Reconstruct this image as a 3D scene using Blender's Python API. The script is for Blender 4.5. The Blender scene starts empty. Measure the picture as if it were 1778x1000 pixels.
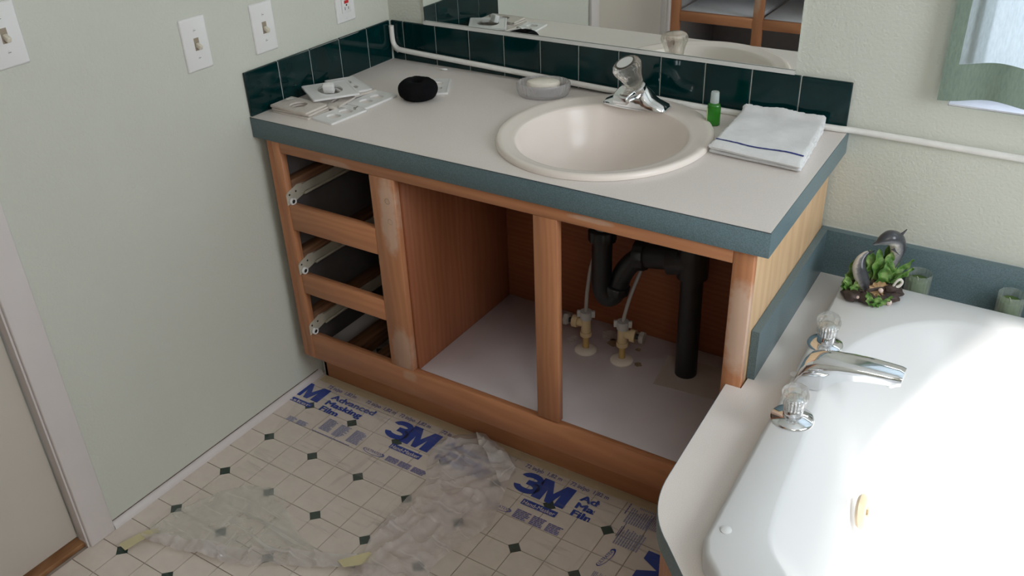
import bpy, bmesh, math, random
from math import sin, cos, pi, radians, hypot
from mathutils import Vector, Matrix, noise
from mathutils.geometry import tessellate_polygon
random.seed(7)
S = bpy.context.scene
C = S.collection

# ------------------------------------------------------------------ camera
cam_d = bpy.data.cameras.new('camera')
cam_d.sensor_width = 36.0
cam_d.lens = 36.0 * 1580.0 / 1778.0
cam_d.clip_start = 0.02
cam = bpy.data.objects.new('camera', cam_d)
C.objects.link(cam)
_r = Vector((0.8434642, 0.53608679, -0.03433781))
_u = Vector((-0.246915, 0.44367093, 0.86150397))
_f = Vector((-0.47707559, 0.71816924, -0.50658842))
m3 = Matrix((_r, _u, -_f)).transposed()
cam.matrix_world = Matrix.Translation((1.6672, -1.951, 1.5304)) @ m3.to_4x4()
S.camera = cam

# ------------------------------------------------------------------ view, sky, sun, daylight, added fill
S.view_settings.view_transform = 'Standard'
S.view_settings.look = 'None'
S.view_settings.gamma = 1.0
S.view_settings.use_curve_mapping = False
S.view_settings.exposure = 0.38

world = bpy.data.worlds.new('sky')
S.world = world
world.use_nodes = True
bg = world.node_tree.nodes['Background']
bg.inputs['Color'].default_value = (0.80, 0.88, 1.0, 1)
bg.inputs['Strength'].default_value = 2.2

def sun(direction, strength, color, angle):
    d = bpy.data.lights.new('sun', 'SUN')
    d.energy = strength; d.color = color; d.angle = angle
    o = bpy.data.objects.new('sun', d); C.objects.link(o)
    o.rotation_euler = Vector(direction).to_track_quat('-Z', 'Y').to_euler()
    o.location = (6, -3, 6)
sun((-0.60, 0.20, -0.76), 4.4, (1.0, 0.97, 0.93), radians(2.0))

def area(loc, direction, sx, sy, power, color):
    d = bpy.data.lights.new('daylight_or_fill', 'AREA')
    d.shape = 'RECTANGLE'; d.size = sx; d.size_y = sy; d.energy = power; d.color = color
    o = bpy.data.objects.new('daylight_or_fill', d); C.objects.link(o)
    o.location = loc
    o.rotation_euler = Vector(direction).to_track_quat('-Z', 'Z').to_euler()
area((2.95, -1.0, 1.50), (-1, 0, -0.12), 1.1, 0.95, 14.0, (0.93, 0.97, 1.0))     # skylight through the window over the tub
area((2.0, 0.30, 1.45), (0, -1, 0), 1.2, 1.1, 3.4, (0.80, 0.87, 1.0))            # skylight behind the curtain
area((2.2, -2.62, 1.7), (-0.35, 1, -0.2), 1.0, 1.3, 11.0, (1.0, 0.97, 0.93))        # added fill from the camera side, brightens floor and counter

# ------------------------------------------------------------------ mesh helper
WO = {}                                  # world offset of each parent object

class MB:
    def __init__(s):
        s.bm = bmesh.new()
    def _merge(s, t, M=None, smooth=None):
        if M is not None: bmesh.ops.transform(t, matrix=M, verts=t.verts)
        if smooth is not None:
            for f in t.faces: f.smooth = smooth
        me = bpy.data.meshes.new('tmp'); t.to_mesh(me); t.free()
        s.bm.from_mesh(me); bpy.data.meshes.remove(me)
        return s
    def box(s, x0, x1, y0, y1, z0, z1, bev=0.0, seg=2, M=None, smooth=False):
        t = bmesh.new()
        bmesh.ops.create_cube(t, size=1.0)
        for v in t.verts:
            v.co = Vector((x0 + (v.co.x + .5) * (x1 - x0), y0 + (v.co.y + .5) * (y1 - y0), z0 + (v.co.z + .5) * (z1 - z0)))
        if bev > 0:
            bmesh.ops.bevel(t, geom=list(t.edges), offset=bev, segments=seg, affect='EDGES', profile=0.5)
        return s._merge(t, M, smooth)
    def hexa(s, pts, bev=0.0):
        """8 points: bottom 4 (ccw) then top 4"""
        t = bmesh.new()
        v = [t.verts.new(p) for p in pts]
        for f in ((3, 2, 1, 0), (4, 5, 6, 7), (0, 1, 5, 4), (1, 2, 6, 5), (2, 3, 7, 6), (3, 0, 4, 7)):
            t.faces.new([v[i] for i in f])
        if bev > 0: bmesh.ops.bevel(t, geom=list(t.edges), offset=bev, segments=2, affect='EDGES', profile=0.5)
        return s._merge(t, None, bev > 0)
    def prism(s, poly, z0, z1, bev=0.0, M=None, holes=(), seg=2, smooth=False):
        t = bmesh.new()
        loops = [[Vector((p[0], p[1], 0)) for p in poly]] + [[Vector((p[0], p[1], 0)) for p in h] for h in holes]
        if holes:
            tri = tessellate_polygon(loops)
            flat = [p for l in loops for p in l]
            b = [t.verts.new((p.x, p.y, z0)) for p in flat]
            a = [t.verts.new((p.x, p.y, z1)) for p in flat]
            for f in tri:
                try: t.faces.new([a[i] for i in f]); t.faces.new([b[i] for i in reversed(f)])
                except ValueError: pass
            k = 0
            for l in loops:
                n = len(l)
                for i in range(n):
                    j = (i + 1) % n
                    t.faces.new([b[k + i], b[k + j], a[k + j], a[k + i]])
                k += n
        else:
            b = [t.verts.new((p.x, p.y, z0)) for p in loops[0]]
            a = [t.verts.new((p.x, p.y, z1)) for p in loops[0]]
            n = len(b)
            ft = t.faces.new(a); t.faces.new(list(reversed(b)))
            for i in range(n):
                t.faces.new([b[i], b[(i + 1) % n], a[(i + 1) % n], a[i]])
            if bev > 0:
                ed = list(ft.edges)
                bmesh.ops.bevel(t, geom=ed, offset=bev, segments=seg, affect='EDGES', profile=0.5)
        bmesh.ops.recalc_face_normals(t, faces=t.faces)
        return s._merge(t, M, smooth)
    def lathe(s, prof, n=32, M=None, smooth=True, flute=0, famp=0.0, sx=1.0, sy=1.0):
        t = bmesh.new(); rings = []
        for (r, z) in prof:
            if r < 1e-6: rings.append([t.verts.new((0, 0, z))])
            else:
                ring = []
                for i in range(n):
                    a = 2 * pi * i / n
                    rr = r * (1 + famp * cos(flute * a)) if flute else r
                    ring.append(t.verts.new((rr * cos(a) * sx, rr * sin(a) * sy, z)))
                rings.append(ring)
        for A, B in zip(rings, rings[1:]):
            if len(A) == 1 and len(B) == 1: continue
            for i in range(n):
                j = (i + 1) % n
                if len(A) == 1: t.faces.new((A[0], B[j], B[i]))
                elif len(B) == 1: t.faces.new((A[i], A[j], B[0]))
                else: t.faces.new((A[i], A[j], B[j], B[i]))
        bmesh.ops.recalc_face_normals(t, faces=t.faces)
        return s._merge(t, M, smooth)
    def tube(s, pts, rad, n=12, M=None, flat=1.0, cap=True, smooth=True):
        pts = [Vector(p) for p in pts]
        if not hasattr(rad, '__len__'): rad = [rad] * len(pts)
        t = bmesh.new(); rings = []
        prev = None
        for i, p in enumerate(pts):
            d = (pts[min(i + 1, len(pts) - 1)] - pts[max(i - 1, 0)]).normalized()
            if prev is None:
                ref = Vector((0, 0, 1)) if abs(d.z) < .9 else Vector((0, 1, 0))
                a = d.cross(ref).normalized()
            else:
                a = (prev - d * prev.dot(d)).normalized()
            prev = a
            b = d.cross(a)
            rings.append([t.verts.new(p + (a * cos(2 * pi * k / n) + b * sin(2 * pi * k / n) * flat) * rad[i]) for k in range(n)])
        for A, B in zip(rings, rings[1:]):
            for k in range(n): t.faces.new((A[k], A[(k + 1) % n], B[(k + 1) % n], B[k]))
        if cap:
            t.faces.new(list(reversed(rings[0]))); t.faces.new(rings[-1])
        bmesh.ops.recalc_face_normals(t, faces=t.faces)
        return s._merge(t, M, smooth)
    def cyl(s, p0, p1, r, n=24, M=None, smooth=True, r1=None):
        return s.tube([p0, p1], [r, r if r1 is None else r1], n=n, M=M, smooth=smooth)
    def loft(s, rings, close=True, caps=True, smooth=True, M=None):
        t = bmesh.new()
        R = [[t.verts.new(p) for p in ring] for ring in rings]
        n = len(R[0])
        for A, B in zip(R, R[1:]):
            for k in range(n if close else n - 1):
                t.faces.new((A[k], A[(k + 1) % n], B[(k + 1) % n], B[k]))
        if caps:
            t.faces.new(list(reversed(R[0]))); t.faces.new(R[-1])
        bmesh.ops.recalc_face_normals(t, faces=t.faces)
        return s._merge(t, M, smooth)
    def grid(s, fn, nu, nv, smooth=True, keep=None, M=None, thick=0.0):
        t = bmesh.new()
        V = [[t.verts.new(fn(i / nu, j / nv)) for j in range(nv + 1)] for i in range(nu + 1)]
        for i in range(nu):
            for j in range(nv):
                if keep and not keep((i + .5) / nu, (j + .5) / nv): continue
                t.faces.new((V[i][j], V[i + 1][j], V[i + 1][j + 1], V[i][j + 1]))
        loose = [v for v in t.verts if not v.link_faces]
        bmesh.ops.delete(t, geom=loose, context='VERTS')
        if thick:
            off = Vector(thick) if hasattr(thick, '__len__') else Vector((0, thick, 0))
            bd = [e for e in t.edges if e.is_boundary]
            vm = {v: t.verts.new(v.co + off) for v in list(t.verts)}
            for f in list(t.faces): t.faces.new([vm[v] for v in reversed(f.verts)])
            for e in bd: a, b = e.verts; t.faces.new((a, b, vm[b], vm[a]))
        bmesh.ops.recalc_face_normals(t, faces=t.faces)
        return s._merge(t, M, smooth)
    def blob(s, c, r, amp=0.0, sub=3, seed=0, M=None, sc=(1, 1, 1), freq=1.0):
        t = bmesh.new()
        bmesh.ops.create_icosphere(t, subdivisions=sub, radius=1.0)
        for v in t.verts:
            k = 1 + amp * noise.noise(v.co * 1.7 * freq + Vector((seed * 3.1, seed * 1.7, seed)))
            v.co = Vector((v.co.x * r * k * sc[0], v.co.y * r * k * sc[1], v.co.z * r * k * sc[2])) + Vector(c)
        return s._merge(t, M, True)
    def build(s, name, mat, parent=None, local=False, base=None):
        """parent: object whose world offset is known; local: verts already in the parent's frame"""
        me = bpy.data.meshes.new(name)
        off = Vector((0, 0, 0)) if (local or parent is None) else WO[parent.name]
        if base is not None: off = Vector(base)
        # origin at the middle of the piece's own footprint
        vs = s.bm.verts
        if parent is not None:
            lo = Vector((min(v.co.x for v in vs), min(v.co.y for v in vs), min(v.co.z for v in vs)))
            hi = Vector((max(v.co.x for v in vs), max(v.co.y for v in vs), max(v.co.z for v in vs)))
            org = Vector(((lo.x + hi.x) / 2, (lo.y + hi.y) / 2, lo.z))
        else:
            org = off if base is not None else Vector((0, 0, 0))
        bmesh.ops.translate(s.bm, vec=-org, verts=vs)
        s.bm.to_mesh(me); s.bm.free()
        me.set_sharp_from_angle(angle=radians(50))
        o = bpy.data.objects.new(name, me); C.objects.link(o)
        if isinstance(mat, (list, tuple)):
            for m in mat: me.materials.append(m)
        else: me.materials.append(mat)
        if parent is not None:
            o.parent = parent
            o.location = org if local else org - off
        else:
            o.location = org
        WO[o.name] = org
        return o

def tag(o, label=None, cat=None, group=None, kind=None):
    if label: o['label'] = label
    if cat: o['category'] = cat
    if group: o['group'] = group
    if kind: o['kind'] = kind
    return o
def thing(name, label, cat, loc=(0, 0, 0), group=None, kind=None):
    o = bpy.data.objects.new(name, None); C.objects.link(o)
    o.location = loc; o.empty_display_size = 0.05
    WO[o.name] = Vector(loc)
    return tag(o, label, cat, group, kind)
def dup(o, loc=None, rot=None, label=None, parent=None):
    c = o.copy(); C.objects.link(c)
    if parent is not None: c.parent = parent
    for ch in list(o.children): dup(ch, parent=c)
    if loc is not None: c.location = loc; WO[c.name] = Vector(loc)
    if rot is not None: c.rotation_euler = rot
    if label: c['label'] = label
    return c
def T(x, y, z): return Matrix.Translation((x, y, z))
def RZ(a): return Matrix.Rotation(a, 4, 'Z')
def RX(a): return Matrix.Rotation(a, 4, 'X')
def RY(a): return Matrix.Rotation(a, 4, 'Y')
def rrect(x0, x1, y0, y1, r, n=5):
    out = []
    for cx, cy, a0 in ((x1 - r, y1 - r, 0), (x0 + r, y1 - r, 90), (x0 + r, y0 + r, 180), (x1 - r, y0 + r, 270)):
        for k in range(n + 1):
            a = radians(a0 + 90 * k / n); out.append((cx + r * cos(a), cy + r * sin(a)))
    return out
def ell(cx, cy, a, b, n=24, a0=0, a1=360):
    return [(cx + a * cos(radians(a0 + (a1 - a0) * i / n)), cy + b * sin(radians(a0 + (a1 - a0) * i / n))) for i in range(n if a1 - a0 == 360 else n + 1)]

# ------------------------------------------------------------------ materials
def newmat(name):
    m = bpy.data.materials.new(name); m.use_nodes = True
    nt = m.node_tree
    return m, nt, nt.nodes['Principled BSDF']
def coords(nt, scale=(1, 1, 1), kind='Object', rot=(0, 0, 0)):
    tc = nt.nodes.new('ShaderNodeTexCoord'); mp = nt.nodes.new('ShaderNodeMapping')
    mp.inputs['Scale'].default_value = scale; mp.inputs['Rotation'].default_value = rot
    if kind == 'World':
        g = nt.nodes.new('ShaderNodeNewGeometry'); nt.links.new(g.outputs['Position'], mp.inputs['Vector'])
    else: nt.links.new(tc.outputs[kind], mp.inputs['Vector'])
    return mp.outputs['Vector']
def nz(nt, vec, scale, detail=3, rough=0.5, dist=0.0):
    n = nt.nodes.new('ShaderNodeTexNoise')
    n.inputs['Scale'].default_value = scale; n.inputs['Detail'].default_value = detail
    n.inputs['Roughness'].default_value = rough; n.inputs['Distortion'].default_value = dist
    nt.links.new(vec, n.inputs['Vector']); return n.outputs['Fac']
def ramp(nt, fac, stops):
    r = nt.nodes.new('ShaderNodeValToRGB'); e = r.color_ramp.elements
    while len(e) < len(stops): e.new(0.5)
    for el, (p, c) in zip(e, stops):
        el.position = p; el.color = (c[0], c[1], c[2], 1) if hasattr(c, '__len__') else (c, c, c, 1)
    nt.links.new(fac, r.inputs['Fac']); return r.outputs['Color']
def bump(nt, b, h, strength=0.3, dist=0.001):
    n = nt.nodes.new('ShaderNodeBump'); n.inputs['Strength'].default_value = strength; n.inputs['Distance'].default_value = dist
    nt.links.new(h, n.inputs['Height']); nt.links.new(n.outputs['Normal'], b.inputs['Normal'])
def mixc(nt, fac, a, b, mode='MIX'):
    n = nt.nodes.new('ShaderNodeMix'); n.data_type = 'RGBA'; n.blend_type = mode
    for sock, v in ((n.inputs[0], fac), (n.inputs[6], a), (n.inputs[7], b)):
        if hasattr(v, 'is_output') or isinstance(v, bpy.types.NodeSocket): nt.links.new(v, sock)
        elif hasattr(v, '__len__'): sock.default_value = (v[0], v[1], v[2], 1)
        else: sock.default_value = v
    return n.outputs[2]
def plain(name, col, rough=0.5, metal=0.0, spec=0.5, var=0.04, vscale=40, bmp=0.0, bscale=300, coat=0.0, **kw):
    m, nt, b = newmat(name)
    v = coords(nt, kind='World')
    f = nz(nt, v, vscale, 3)
    lo = [c * (1 - var) for c in col]; hi = [min(1, c * (1 + var)) for c in col]
    nt.links.new(ramp(nt, f, [(0.3, lo), (0.7, hi)]), b.inputs['Base Color'])
    b.inputs['Roughness'].default_value = rough; b.inputs['Metallic'].default_value = metal
    b.inputs['Specular IOR Level'].default_value = spec; b.inputs['Coat Weight'].default_value = coat
    if bmp: bump(nt, b, nz(nt, v, bscale, 2), bmp)
    for k, val in kw.items(): b.inputs[k.replace('_', ' ')].default_value = val
    return m
def wall_paint(name, col):
    m, nt, b = newmat(name); v = coords(nt, kind='World')
    f = nz(nt, v, 2.2, 3)
    nt.links.new(ramp(nt, f, [(0.3, [c * .97 for c in col]), (0.7, col)]), b.inputs['Base Color'])
    b.inputs['Roughness'].default_value = 0.62; b.inputs['Specular IOR Level'].default_value = 0.3
    h = nz(nt, v, 140, 3, 0.55, 0.4)
    bump(nt, b, h, 0.7, 0.0021); return m
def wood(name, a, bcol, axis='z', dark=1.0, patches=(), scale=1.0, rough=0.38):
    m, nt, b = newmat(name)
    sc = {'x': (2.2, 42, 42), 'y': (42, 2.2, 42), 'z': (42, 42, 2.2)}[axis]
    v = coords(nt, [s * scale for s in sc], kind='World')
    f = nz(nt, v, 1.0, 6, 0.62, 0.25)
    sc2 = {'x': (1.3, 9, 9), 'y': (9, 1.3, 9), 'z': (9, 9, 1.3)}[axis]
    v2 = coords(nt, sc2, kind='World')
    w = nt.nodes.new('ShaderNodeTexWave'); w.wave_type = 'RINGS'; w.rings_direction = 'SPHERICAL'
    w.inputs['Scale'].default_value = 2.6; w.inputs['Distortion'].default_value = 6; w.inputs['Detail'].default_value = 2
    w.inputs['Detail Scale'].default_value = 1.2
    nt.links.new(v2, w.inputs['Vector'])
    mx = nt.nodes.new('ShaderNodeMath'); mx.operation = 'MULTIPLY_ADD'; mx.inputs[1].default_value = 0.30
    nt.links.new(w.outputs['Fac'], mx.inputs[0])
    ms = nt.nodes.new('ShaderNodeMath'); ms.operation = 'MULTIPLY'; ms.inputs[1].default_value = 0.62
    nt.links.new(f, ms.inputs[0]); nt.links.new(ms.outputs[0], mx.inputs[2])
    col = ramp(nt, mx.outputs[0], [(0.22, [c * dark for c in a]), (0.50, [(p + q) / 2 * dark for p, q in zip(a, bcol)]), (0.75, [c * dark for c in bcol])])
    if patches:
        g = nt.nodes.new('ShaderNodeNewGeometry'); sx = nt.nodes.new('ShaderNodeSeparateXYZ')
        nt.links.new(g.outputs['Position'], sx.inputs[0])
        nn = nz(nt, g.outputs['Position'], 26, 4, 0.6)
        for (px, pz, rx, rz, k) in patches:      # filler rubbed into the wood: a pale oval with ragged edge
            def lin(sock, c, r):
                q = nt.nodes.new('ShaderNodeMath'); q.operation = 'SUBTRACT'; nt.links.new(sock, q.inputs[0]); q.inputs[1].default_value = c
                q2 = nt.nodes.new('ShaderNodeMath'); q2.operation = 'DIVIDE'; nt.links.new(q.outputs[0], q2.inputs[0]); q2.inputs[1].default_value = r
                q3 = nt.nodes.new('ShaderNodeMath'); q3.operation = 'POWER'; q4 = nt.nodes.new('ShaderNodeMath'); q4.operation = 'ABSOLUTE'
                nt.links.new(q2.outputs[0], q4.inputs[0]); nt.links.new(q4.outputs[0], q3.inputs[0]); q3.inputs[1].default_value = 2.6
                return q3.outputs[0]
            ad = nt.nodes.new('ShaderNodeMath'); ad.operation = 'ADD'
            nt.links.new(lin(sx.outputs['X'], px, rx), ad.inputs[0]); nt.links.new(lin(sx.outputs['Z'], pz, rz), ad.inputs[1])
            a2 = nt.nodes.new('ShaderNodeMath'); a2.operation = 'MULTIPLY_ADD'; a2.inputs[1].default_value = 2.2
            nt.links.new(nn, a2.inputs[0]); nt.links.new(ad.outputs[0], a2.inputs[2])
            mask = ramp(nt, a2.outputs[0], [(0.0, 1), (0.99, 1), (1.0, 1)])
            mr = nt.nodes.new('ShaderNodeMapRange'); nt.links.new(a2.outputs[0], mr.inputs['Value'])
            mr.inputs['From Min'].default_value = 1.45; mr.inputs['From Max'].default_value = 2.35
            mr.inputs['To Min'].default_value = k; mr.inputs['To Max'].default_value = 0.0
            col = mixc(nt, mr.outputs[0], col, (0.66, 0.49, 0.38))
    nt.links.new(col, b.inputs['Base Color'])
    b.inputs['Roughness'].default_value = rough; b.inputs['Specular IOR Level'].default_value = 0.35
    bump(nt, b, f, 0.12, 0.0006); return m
def laminate(name, col, spk, rough=0.35, scale=900):
    m, nt, b = newmat(name); v = coords(nt, kind='World')
    f = nz(nt, v, scale, 1); g = nz(nt, v, 6, 3)
    c1 = ramp(nt, f, [(0.38, [c * (1 - spk) for c in col]), (0.5, col), (0.64, [min(1, c * (1 + spk)) for c in col])])
    c2 = mixc(nt, 0.10, c1, ramp(nt, g, [(0.3, [c * .85 for c in col]), (0.7, col)]))
    nt.links.new(c2, b.inputs['Base Color'])
    b.inputs['Roughness'].default_value = rough; b.inputs['Specular IOR Level'].default_value = 0.4
    return m
def clear(name, col, rough=0.05, mixw=0.75, ior=1.45, frost=0.0):
    """thin clear plastic or glass: part see-through, part refracting"""
    m, nt, b = newmat(name)
    b.inputs['Base Color'].default_value = (*col, 1); b.inputs['Roughness'].default_value = rough
    b.inputs['Transmission Weight'].default_value = 1.0 - frost; b.inputs['IOR'].default_value = ior
    tr = nt.nodes.new('ShaderNodeBsdfTransparent'); tr.inputs[0].default_value = (*[min(1, c ** .5) for c in col], 1)
    mx = nt.nodes.new('ShaderNodeMixShader'); mx.inputs[0].default_value = mixw
    nt.links.new(tr.outputs[0], mx.inputs[1]); nt.links.new(b.outputs[0], mx.inputs[2])
    nt.links.new(mx.outputs[0], nt.nodes['Material Output'].inputs['Surface'])
    return m
def film_mat(name, milk, tint=(0.94, 0.92, 0.90), gloss=0.5, nscale=9, ridge=1.0):
    """thin plastic: see-through, a little milky, glossy along its creases, glints painted there as whiter streaks"""
    m, nt, b = newmat(name); v = coords(nt, kind='World')
    def math_(op, a, c=None, d=None):
        n = nt.nodes.new('ShaderNodeMath'); n.operation = op
        for i, q in enumerate((a, c, d)):
            if q is None: continue
            if isinstance(q, bpy.types.NodeSocket): nt.links.new(q, n.inputs[i])
            else: n.inputs[i].default_value = q
        return n.outputs[0]
    def streaks(scale, rot, lo, hi):
        h = nz(nt, coords(nt, scale, kind='World', rot=(0, 0, radians(rot))), 1.0, 3, 0.55, 0.5)
        q = nt.nodes.new('ShaderNodeMapRange'); q.interpolation_type = 'SMOOTHSTEP'; nt.links.new(h, q.inputs['Value'])
        q.inputs['From Min'].default_value = lo; q.inputs['From Max'].default_value = hi
        return q.outputs[0]
    r1 = streaks((4, 46, 4), -22, 0.60, 0.74); r2 = streaks((34, 4, 4), 20, 0.62, 0.76); r3 = streaks((5, 34, 5), 35, 0.62, 0.76)
    hh = math_('ADD', math_('ADD', r1, math_('MULTIPLY', r2, 0.7)), math_('MULTIPLY', r3, 0.8))
    n = nz(nt, v, nscale, 4, 0.55, 0.6)
    df = nt.nodes.new('ShaderNodeBsdfDiffuse'); df.inputs[0].default_value = (*tint, 1)
    tl = nt.nodes.new('ShaderNodeBsdfTranslucent'); tl.inputs[0].default_value = (*tint, 1)
    mk = nt.nodes.new('ShaderNodeMixShader'); mk.inputs[0].default_value = 0.25
    nt.links.new(df.outputs[0], mk.inputs[1]); nt.links.new(tl.outputs[0], mk.inputs[2])
    tr = nt.nodes.new('ShaderNodeBsdfTransparent'); tr.inputs[0].default_value = (0.985, 0.985, 0.98, 1)
    mr = nt.nodes.new('ShaderNodeMapRange'); nt.links.new(n, mr.inputs['Value'])
    mr.inputs['From Min'].default_value = 0.35; mr.inputs['From Max'].default_value = 0.7
    mr.inputs['To Min'].default_value = milk * 0.7; mr.inputs['To Max'].default_value = milk * 1.35
    fac = math_('MINIMUM', math_('MULTIPLY_ADD', hh, 0.14 + milk * 0.8, mr.outputs[0]), 0.95)  # extra white on the creases stands in for glints, painted into the colour
    mx = nt.nodes.new('ShaderNodeMixShader'); nt.links.new(fac, mx.inputs[0])
    nt.links.new(tr.outputs[0], mx.inputs[1]); nt.links.new(mk.outputs[0], mx.inputs[2])
    gl = nt.nodes.new('ShaderNodeBsdfGlossy'); gl.inputs['Roughness'].default_value = 0.22
    mg = math_('MULTIPLY_ADD', hh, 0.20 * gloss, 0.02)
    bn = nt.nodes.new('ShaderNodeBump'); bn.inputs['Strength'].default_value = 1.0; bn.inputs['Distance'].default_value = 0.010 * ridge
    nt.links.new(hh, bn.inputs['Height']); nt.links.new(bn.outputs['Normal'], gl.inputs['Normal'])
    mx2 = nt.nodes.new('ShaderNodeMixShader'); nt.links.new(mg, mx2.inputs[0])
    nt.links.new(mx.outputs[0], mx2.inputs[1]); nt.links.new(gl.outputs[0], mx2.inputs[2])
    nt.links.new(mx2.outputs[0], nt.nodes['Material Output'].inputs['Surface'])
    return m

M_wallL = wall_paint('wall_paint', (0.625, 0.635, 0.560))
M_white = plain('white_trim_paint', (0.72, 0.67, 0.65), 0.42, var=0.02, vscale=12)
M_door = plain('door_paint', (0.62, 0.57, 0.50), 0.45, var=0.02, vscale=5)
M_ceil = plain('ceiling_paint', (0.8, 0.8, 0.77), 0.8, bmp=0.4, bscale=120)
M_oakv = wood('oak_upright', (0.47, 0.195, 0.092), (0.575, 0.26, 0.125), 'z',
              patches=[(0.400, 0.635, 0.024, 0.105, 0.62), (0.396, 0.245, 0.030, 0.085, 0.55), (1.236, 0.590, 0.028, 0.105, 0.75)])
M_oakh = wood('oak_cross', (0.47, 0.195, 0.092), (0.575, 0.26, 0.125), 'x', patches=[(0.255, 0.73, 0.045, 0.010, 0.4), (0.92, 0.742, 0.05, 0.006, 0.5), (0.41, 0.185, 0.022, 0.016, 0.35)])
M_oaky = wood('oak_depth', (0.36, 0.14, 0.055), (0.52, 0.235, 0.10), 'y')
M_dkwood = wood('raw_dark_cleat', (0.13, 0.055, 0.028), (0.24, 0.115, 0.055), 'y', rough=0.6)
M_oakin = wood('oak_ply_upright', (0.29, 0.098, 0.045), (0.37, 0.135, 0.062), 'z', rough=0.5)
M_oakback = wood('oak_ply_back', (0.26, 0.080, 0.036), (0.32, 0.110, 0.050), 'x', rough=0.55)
M_side = wood('oak_veneer_side', (0.62, 0.40, 0.22), (0.74, 0.51, 0.30), 'z', rough=0.45)
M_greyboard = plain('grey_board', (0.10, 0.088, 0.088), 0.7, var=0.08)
M_top = laminate('beige_laminate', (0.80, 0.735, 0.69), 0.08, 0.34)
M_blue = laminate('blue_grey_laminate', (0.125, 0.185, 0.205), 0.16, 0.36, 500)
M_floorsheet = plain('vinyl_joint', (0.40, 0.34, 0.29), 0.5, var=0.1)
M_grout = plain('grout', (0.58, 0.60, 0.57), 0.8, var=0.06)
M_mirror = plain('mirror_silver', (0.90, 0.93, 0.91), 0.01, metal=1.0, var=0.003)
M_alu = plain('white_channel', (0.66, 0.65, 0.63), 0.35)
M_chrome = plain('chrome', (0.80, 0.81, 0.83), 0.07, metal=1.0, var=0.02)
M_sink = plain('sink_enamel', (0.85, 0.765, 0.70), 0.24, var=0.01, vscale=4, spec=0.35)
M_tub = plain('tub_acrylic', (0.71, 0.715, 0.715), 0.34, var=0.01, vscale=3, spec=0.3)
M_black = plain('black_abs', (0.012, 0.012, 0.014), 0.38, var=0.2)
M_scr = plain('black_velour', (0.006, 0.006, 0.007), 0.95, var=0.3, bmp=0.8, bscale=700, spec=0.1)
M_plate = plain('white_plastic', (0.80, 0.79, 0.78), 0.32, var=0.015, vscale=20)
M_plateold = plain('aged_plastic', (0.66, 0.60, 0.545), 0.5, var=0.05, vscale=60)
M_ivory = plain('ivory_plastic', (0.74, 0.68, 0.56), 0.3)
M_slot = plain('dark_slot', (0.02, 0.02, 0.02), 0.6)
M_shadowgrey = plain('grey_under_plate', (0.38, 0.37, 0.36), 0.5)
M_red = plain('red_button', (0.55, 0.02, 0.02), 0.4)
M_steel = plain('zinc_screw', (0.55, 0.53, 0.50), 0.3, metal=0.9)
M_cord = plain('white_vinyl_cord', (0.80, 0.78, 0.74), 0.3)
M_towel = plain('terry_cotton', (0.78, 0.78, 0.78), 0.95, spec=0.1, bmp=0.9, bscale=420, Sheen_Weight=0.3)
M_stripe = plain('navy_stripe', (0.03, 0.045, 0.22), 0.9)
M_cap = clear('frosted_cap', (0.80, 0.88, 0.86), 0.3, 0.85, frost=0.5)
M_gel = clear('green_gel', (0.035, 0.30, 0.02), 0.08, 0.92, frost=0.35)
M_label = plain('pale_label', (0.62, 0.72, 0.40), 0.6)
M_acr = clear('clear_acrylic', (0.95, 0.95, 0.94), 0.06, 0.55, frost=0.12)
M_acrs = clear('aged_acrylic', (0.93, 0.87, 0.80), 0.08, 0.55, frost=0.10)
M_dish = clear('frosted_dish', (0.90, 0.88, 0.89), 0.18, 0.62, frost=0.35)
M_soap = plain('cream_soap', (0.86, 0.80, 0.70), 0.45)
M_brass = plain('tan_valve_plastic', (0.62, 0.47, 0.27), 0.4, var=0.08)
M_cpvc = plain('amber_cpvc_pipe', (0.50, 0.33, 0.12), 0.4)
M_bone = plain('bone_flange', (0.78, 0.70, 0.62), 0.35)
M_hose = plain('grey_supply_tube', (0.36, 0.33, 0.31), 0.4)
M_nut = plain('grey_nut', (0.46, 0.44, 0.43), 0.45)
M_slide = plain('cream_slide_enamel', (0.52, 0.47, 0.38), 0.4, var=0.1, vscale=30)
M_putty = plain('wood_filler', (0.52, 0.36, 0.27), 0.8, var=0.1)
M_blueink = plain('blue_ink', (0.008, 0.045, 0.32), 0.5)
M_paleink = plain('faded_blue_ink', (0.15, 0.15, 0.36), 0.6)
M_paleink2 = plain('pale_blue_ink', (0.27, 0.28, 0.44), 0.6)
M_tape = plain('tan_masking_paper', (0.66, 0.54, 0.34), 0.7)
M_ytape = plain('yellow_masking_tape', (0.66, 0.58, 0.34), 0.6)
M_rock = plain('dark_resin_rock', (0.055, 0.035, 0.028), 0.5, var=0.5, bmp=0.5, bscale=120)
M_gold = plain('clam_shell_resin', (0.42, 0.27, 0.13), 0.4, var=0.3)
M_pearl = plain('pearl', (0.80, 0.62, 0.55), 0.2)
M_creamr = plain('cream_resin', (0.66, 0.62, 0.55), 0.4)
M_lsill = plain('window_sill_paint', (0.72, 0.71, 0.76), 0.4)
M_jet = plain('bone_jet', (0.60, 0.48, 0.33), 0.3)
M_glass = clear('candle_glass', (0.90, 0.94, 0.90), 0.06, 0.40, frost=0.25)
M_wax = plain('green_wax', (0.07, 0.135, 0.025), 0.5, spec=0.5)
M_film = film_mat('masking_film', 0.05)
M_film2 = film_mat('masking_film_folded', 0.40, tint=(0.90, 0.83, 0.82), gloss=1.6)
M_film3 = film_mat('masking_film_doubled', 0.30, tint=(0.88, 0.88, 0.82), gloss=1.2)
M_film4 = film_mat('masking_film_flap', 0.55, tint=(0.95, 0.90, 0.87), gloss=0.6)

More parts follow.
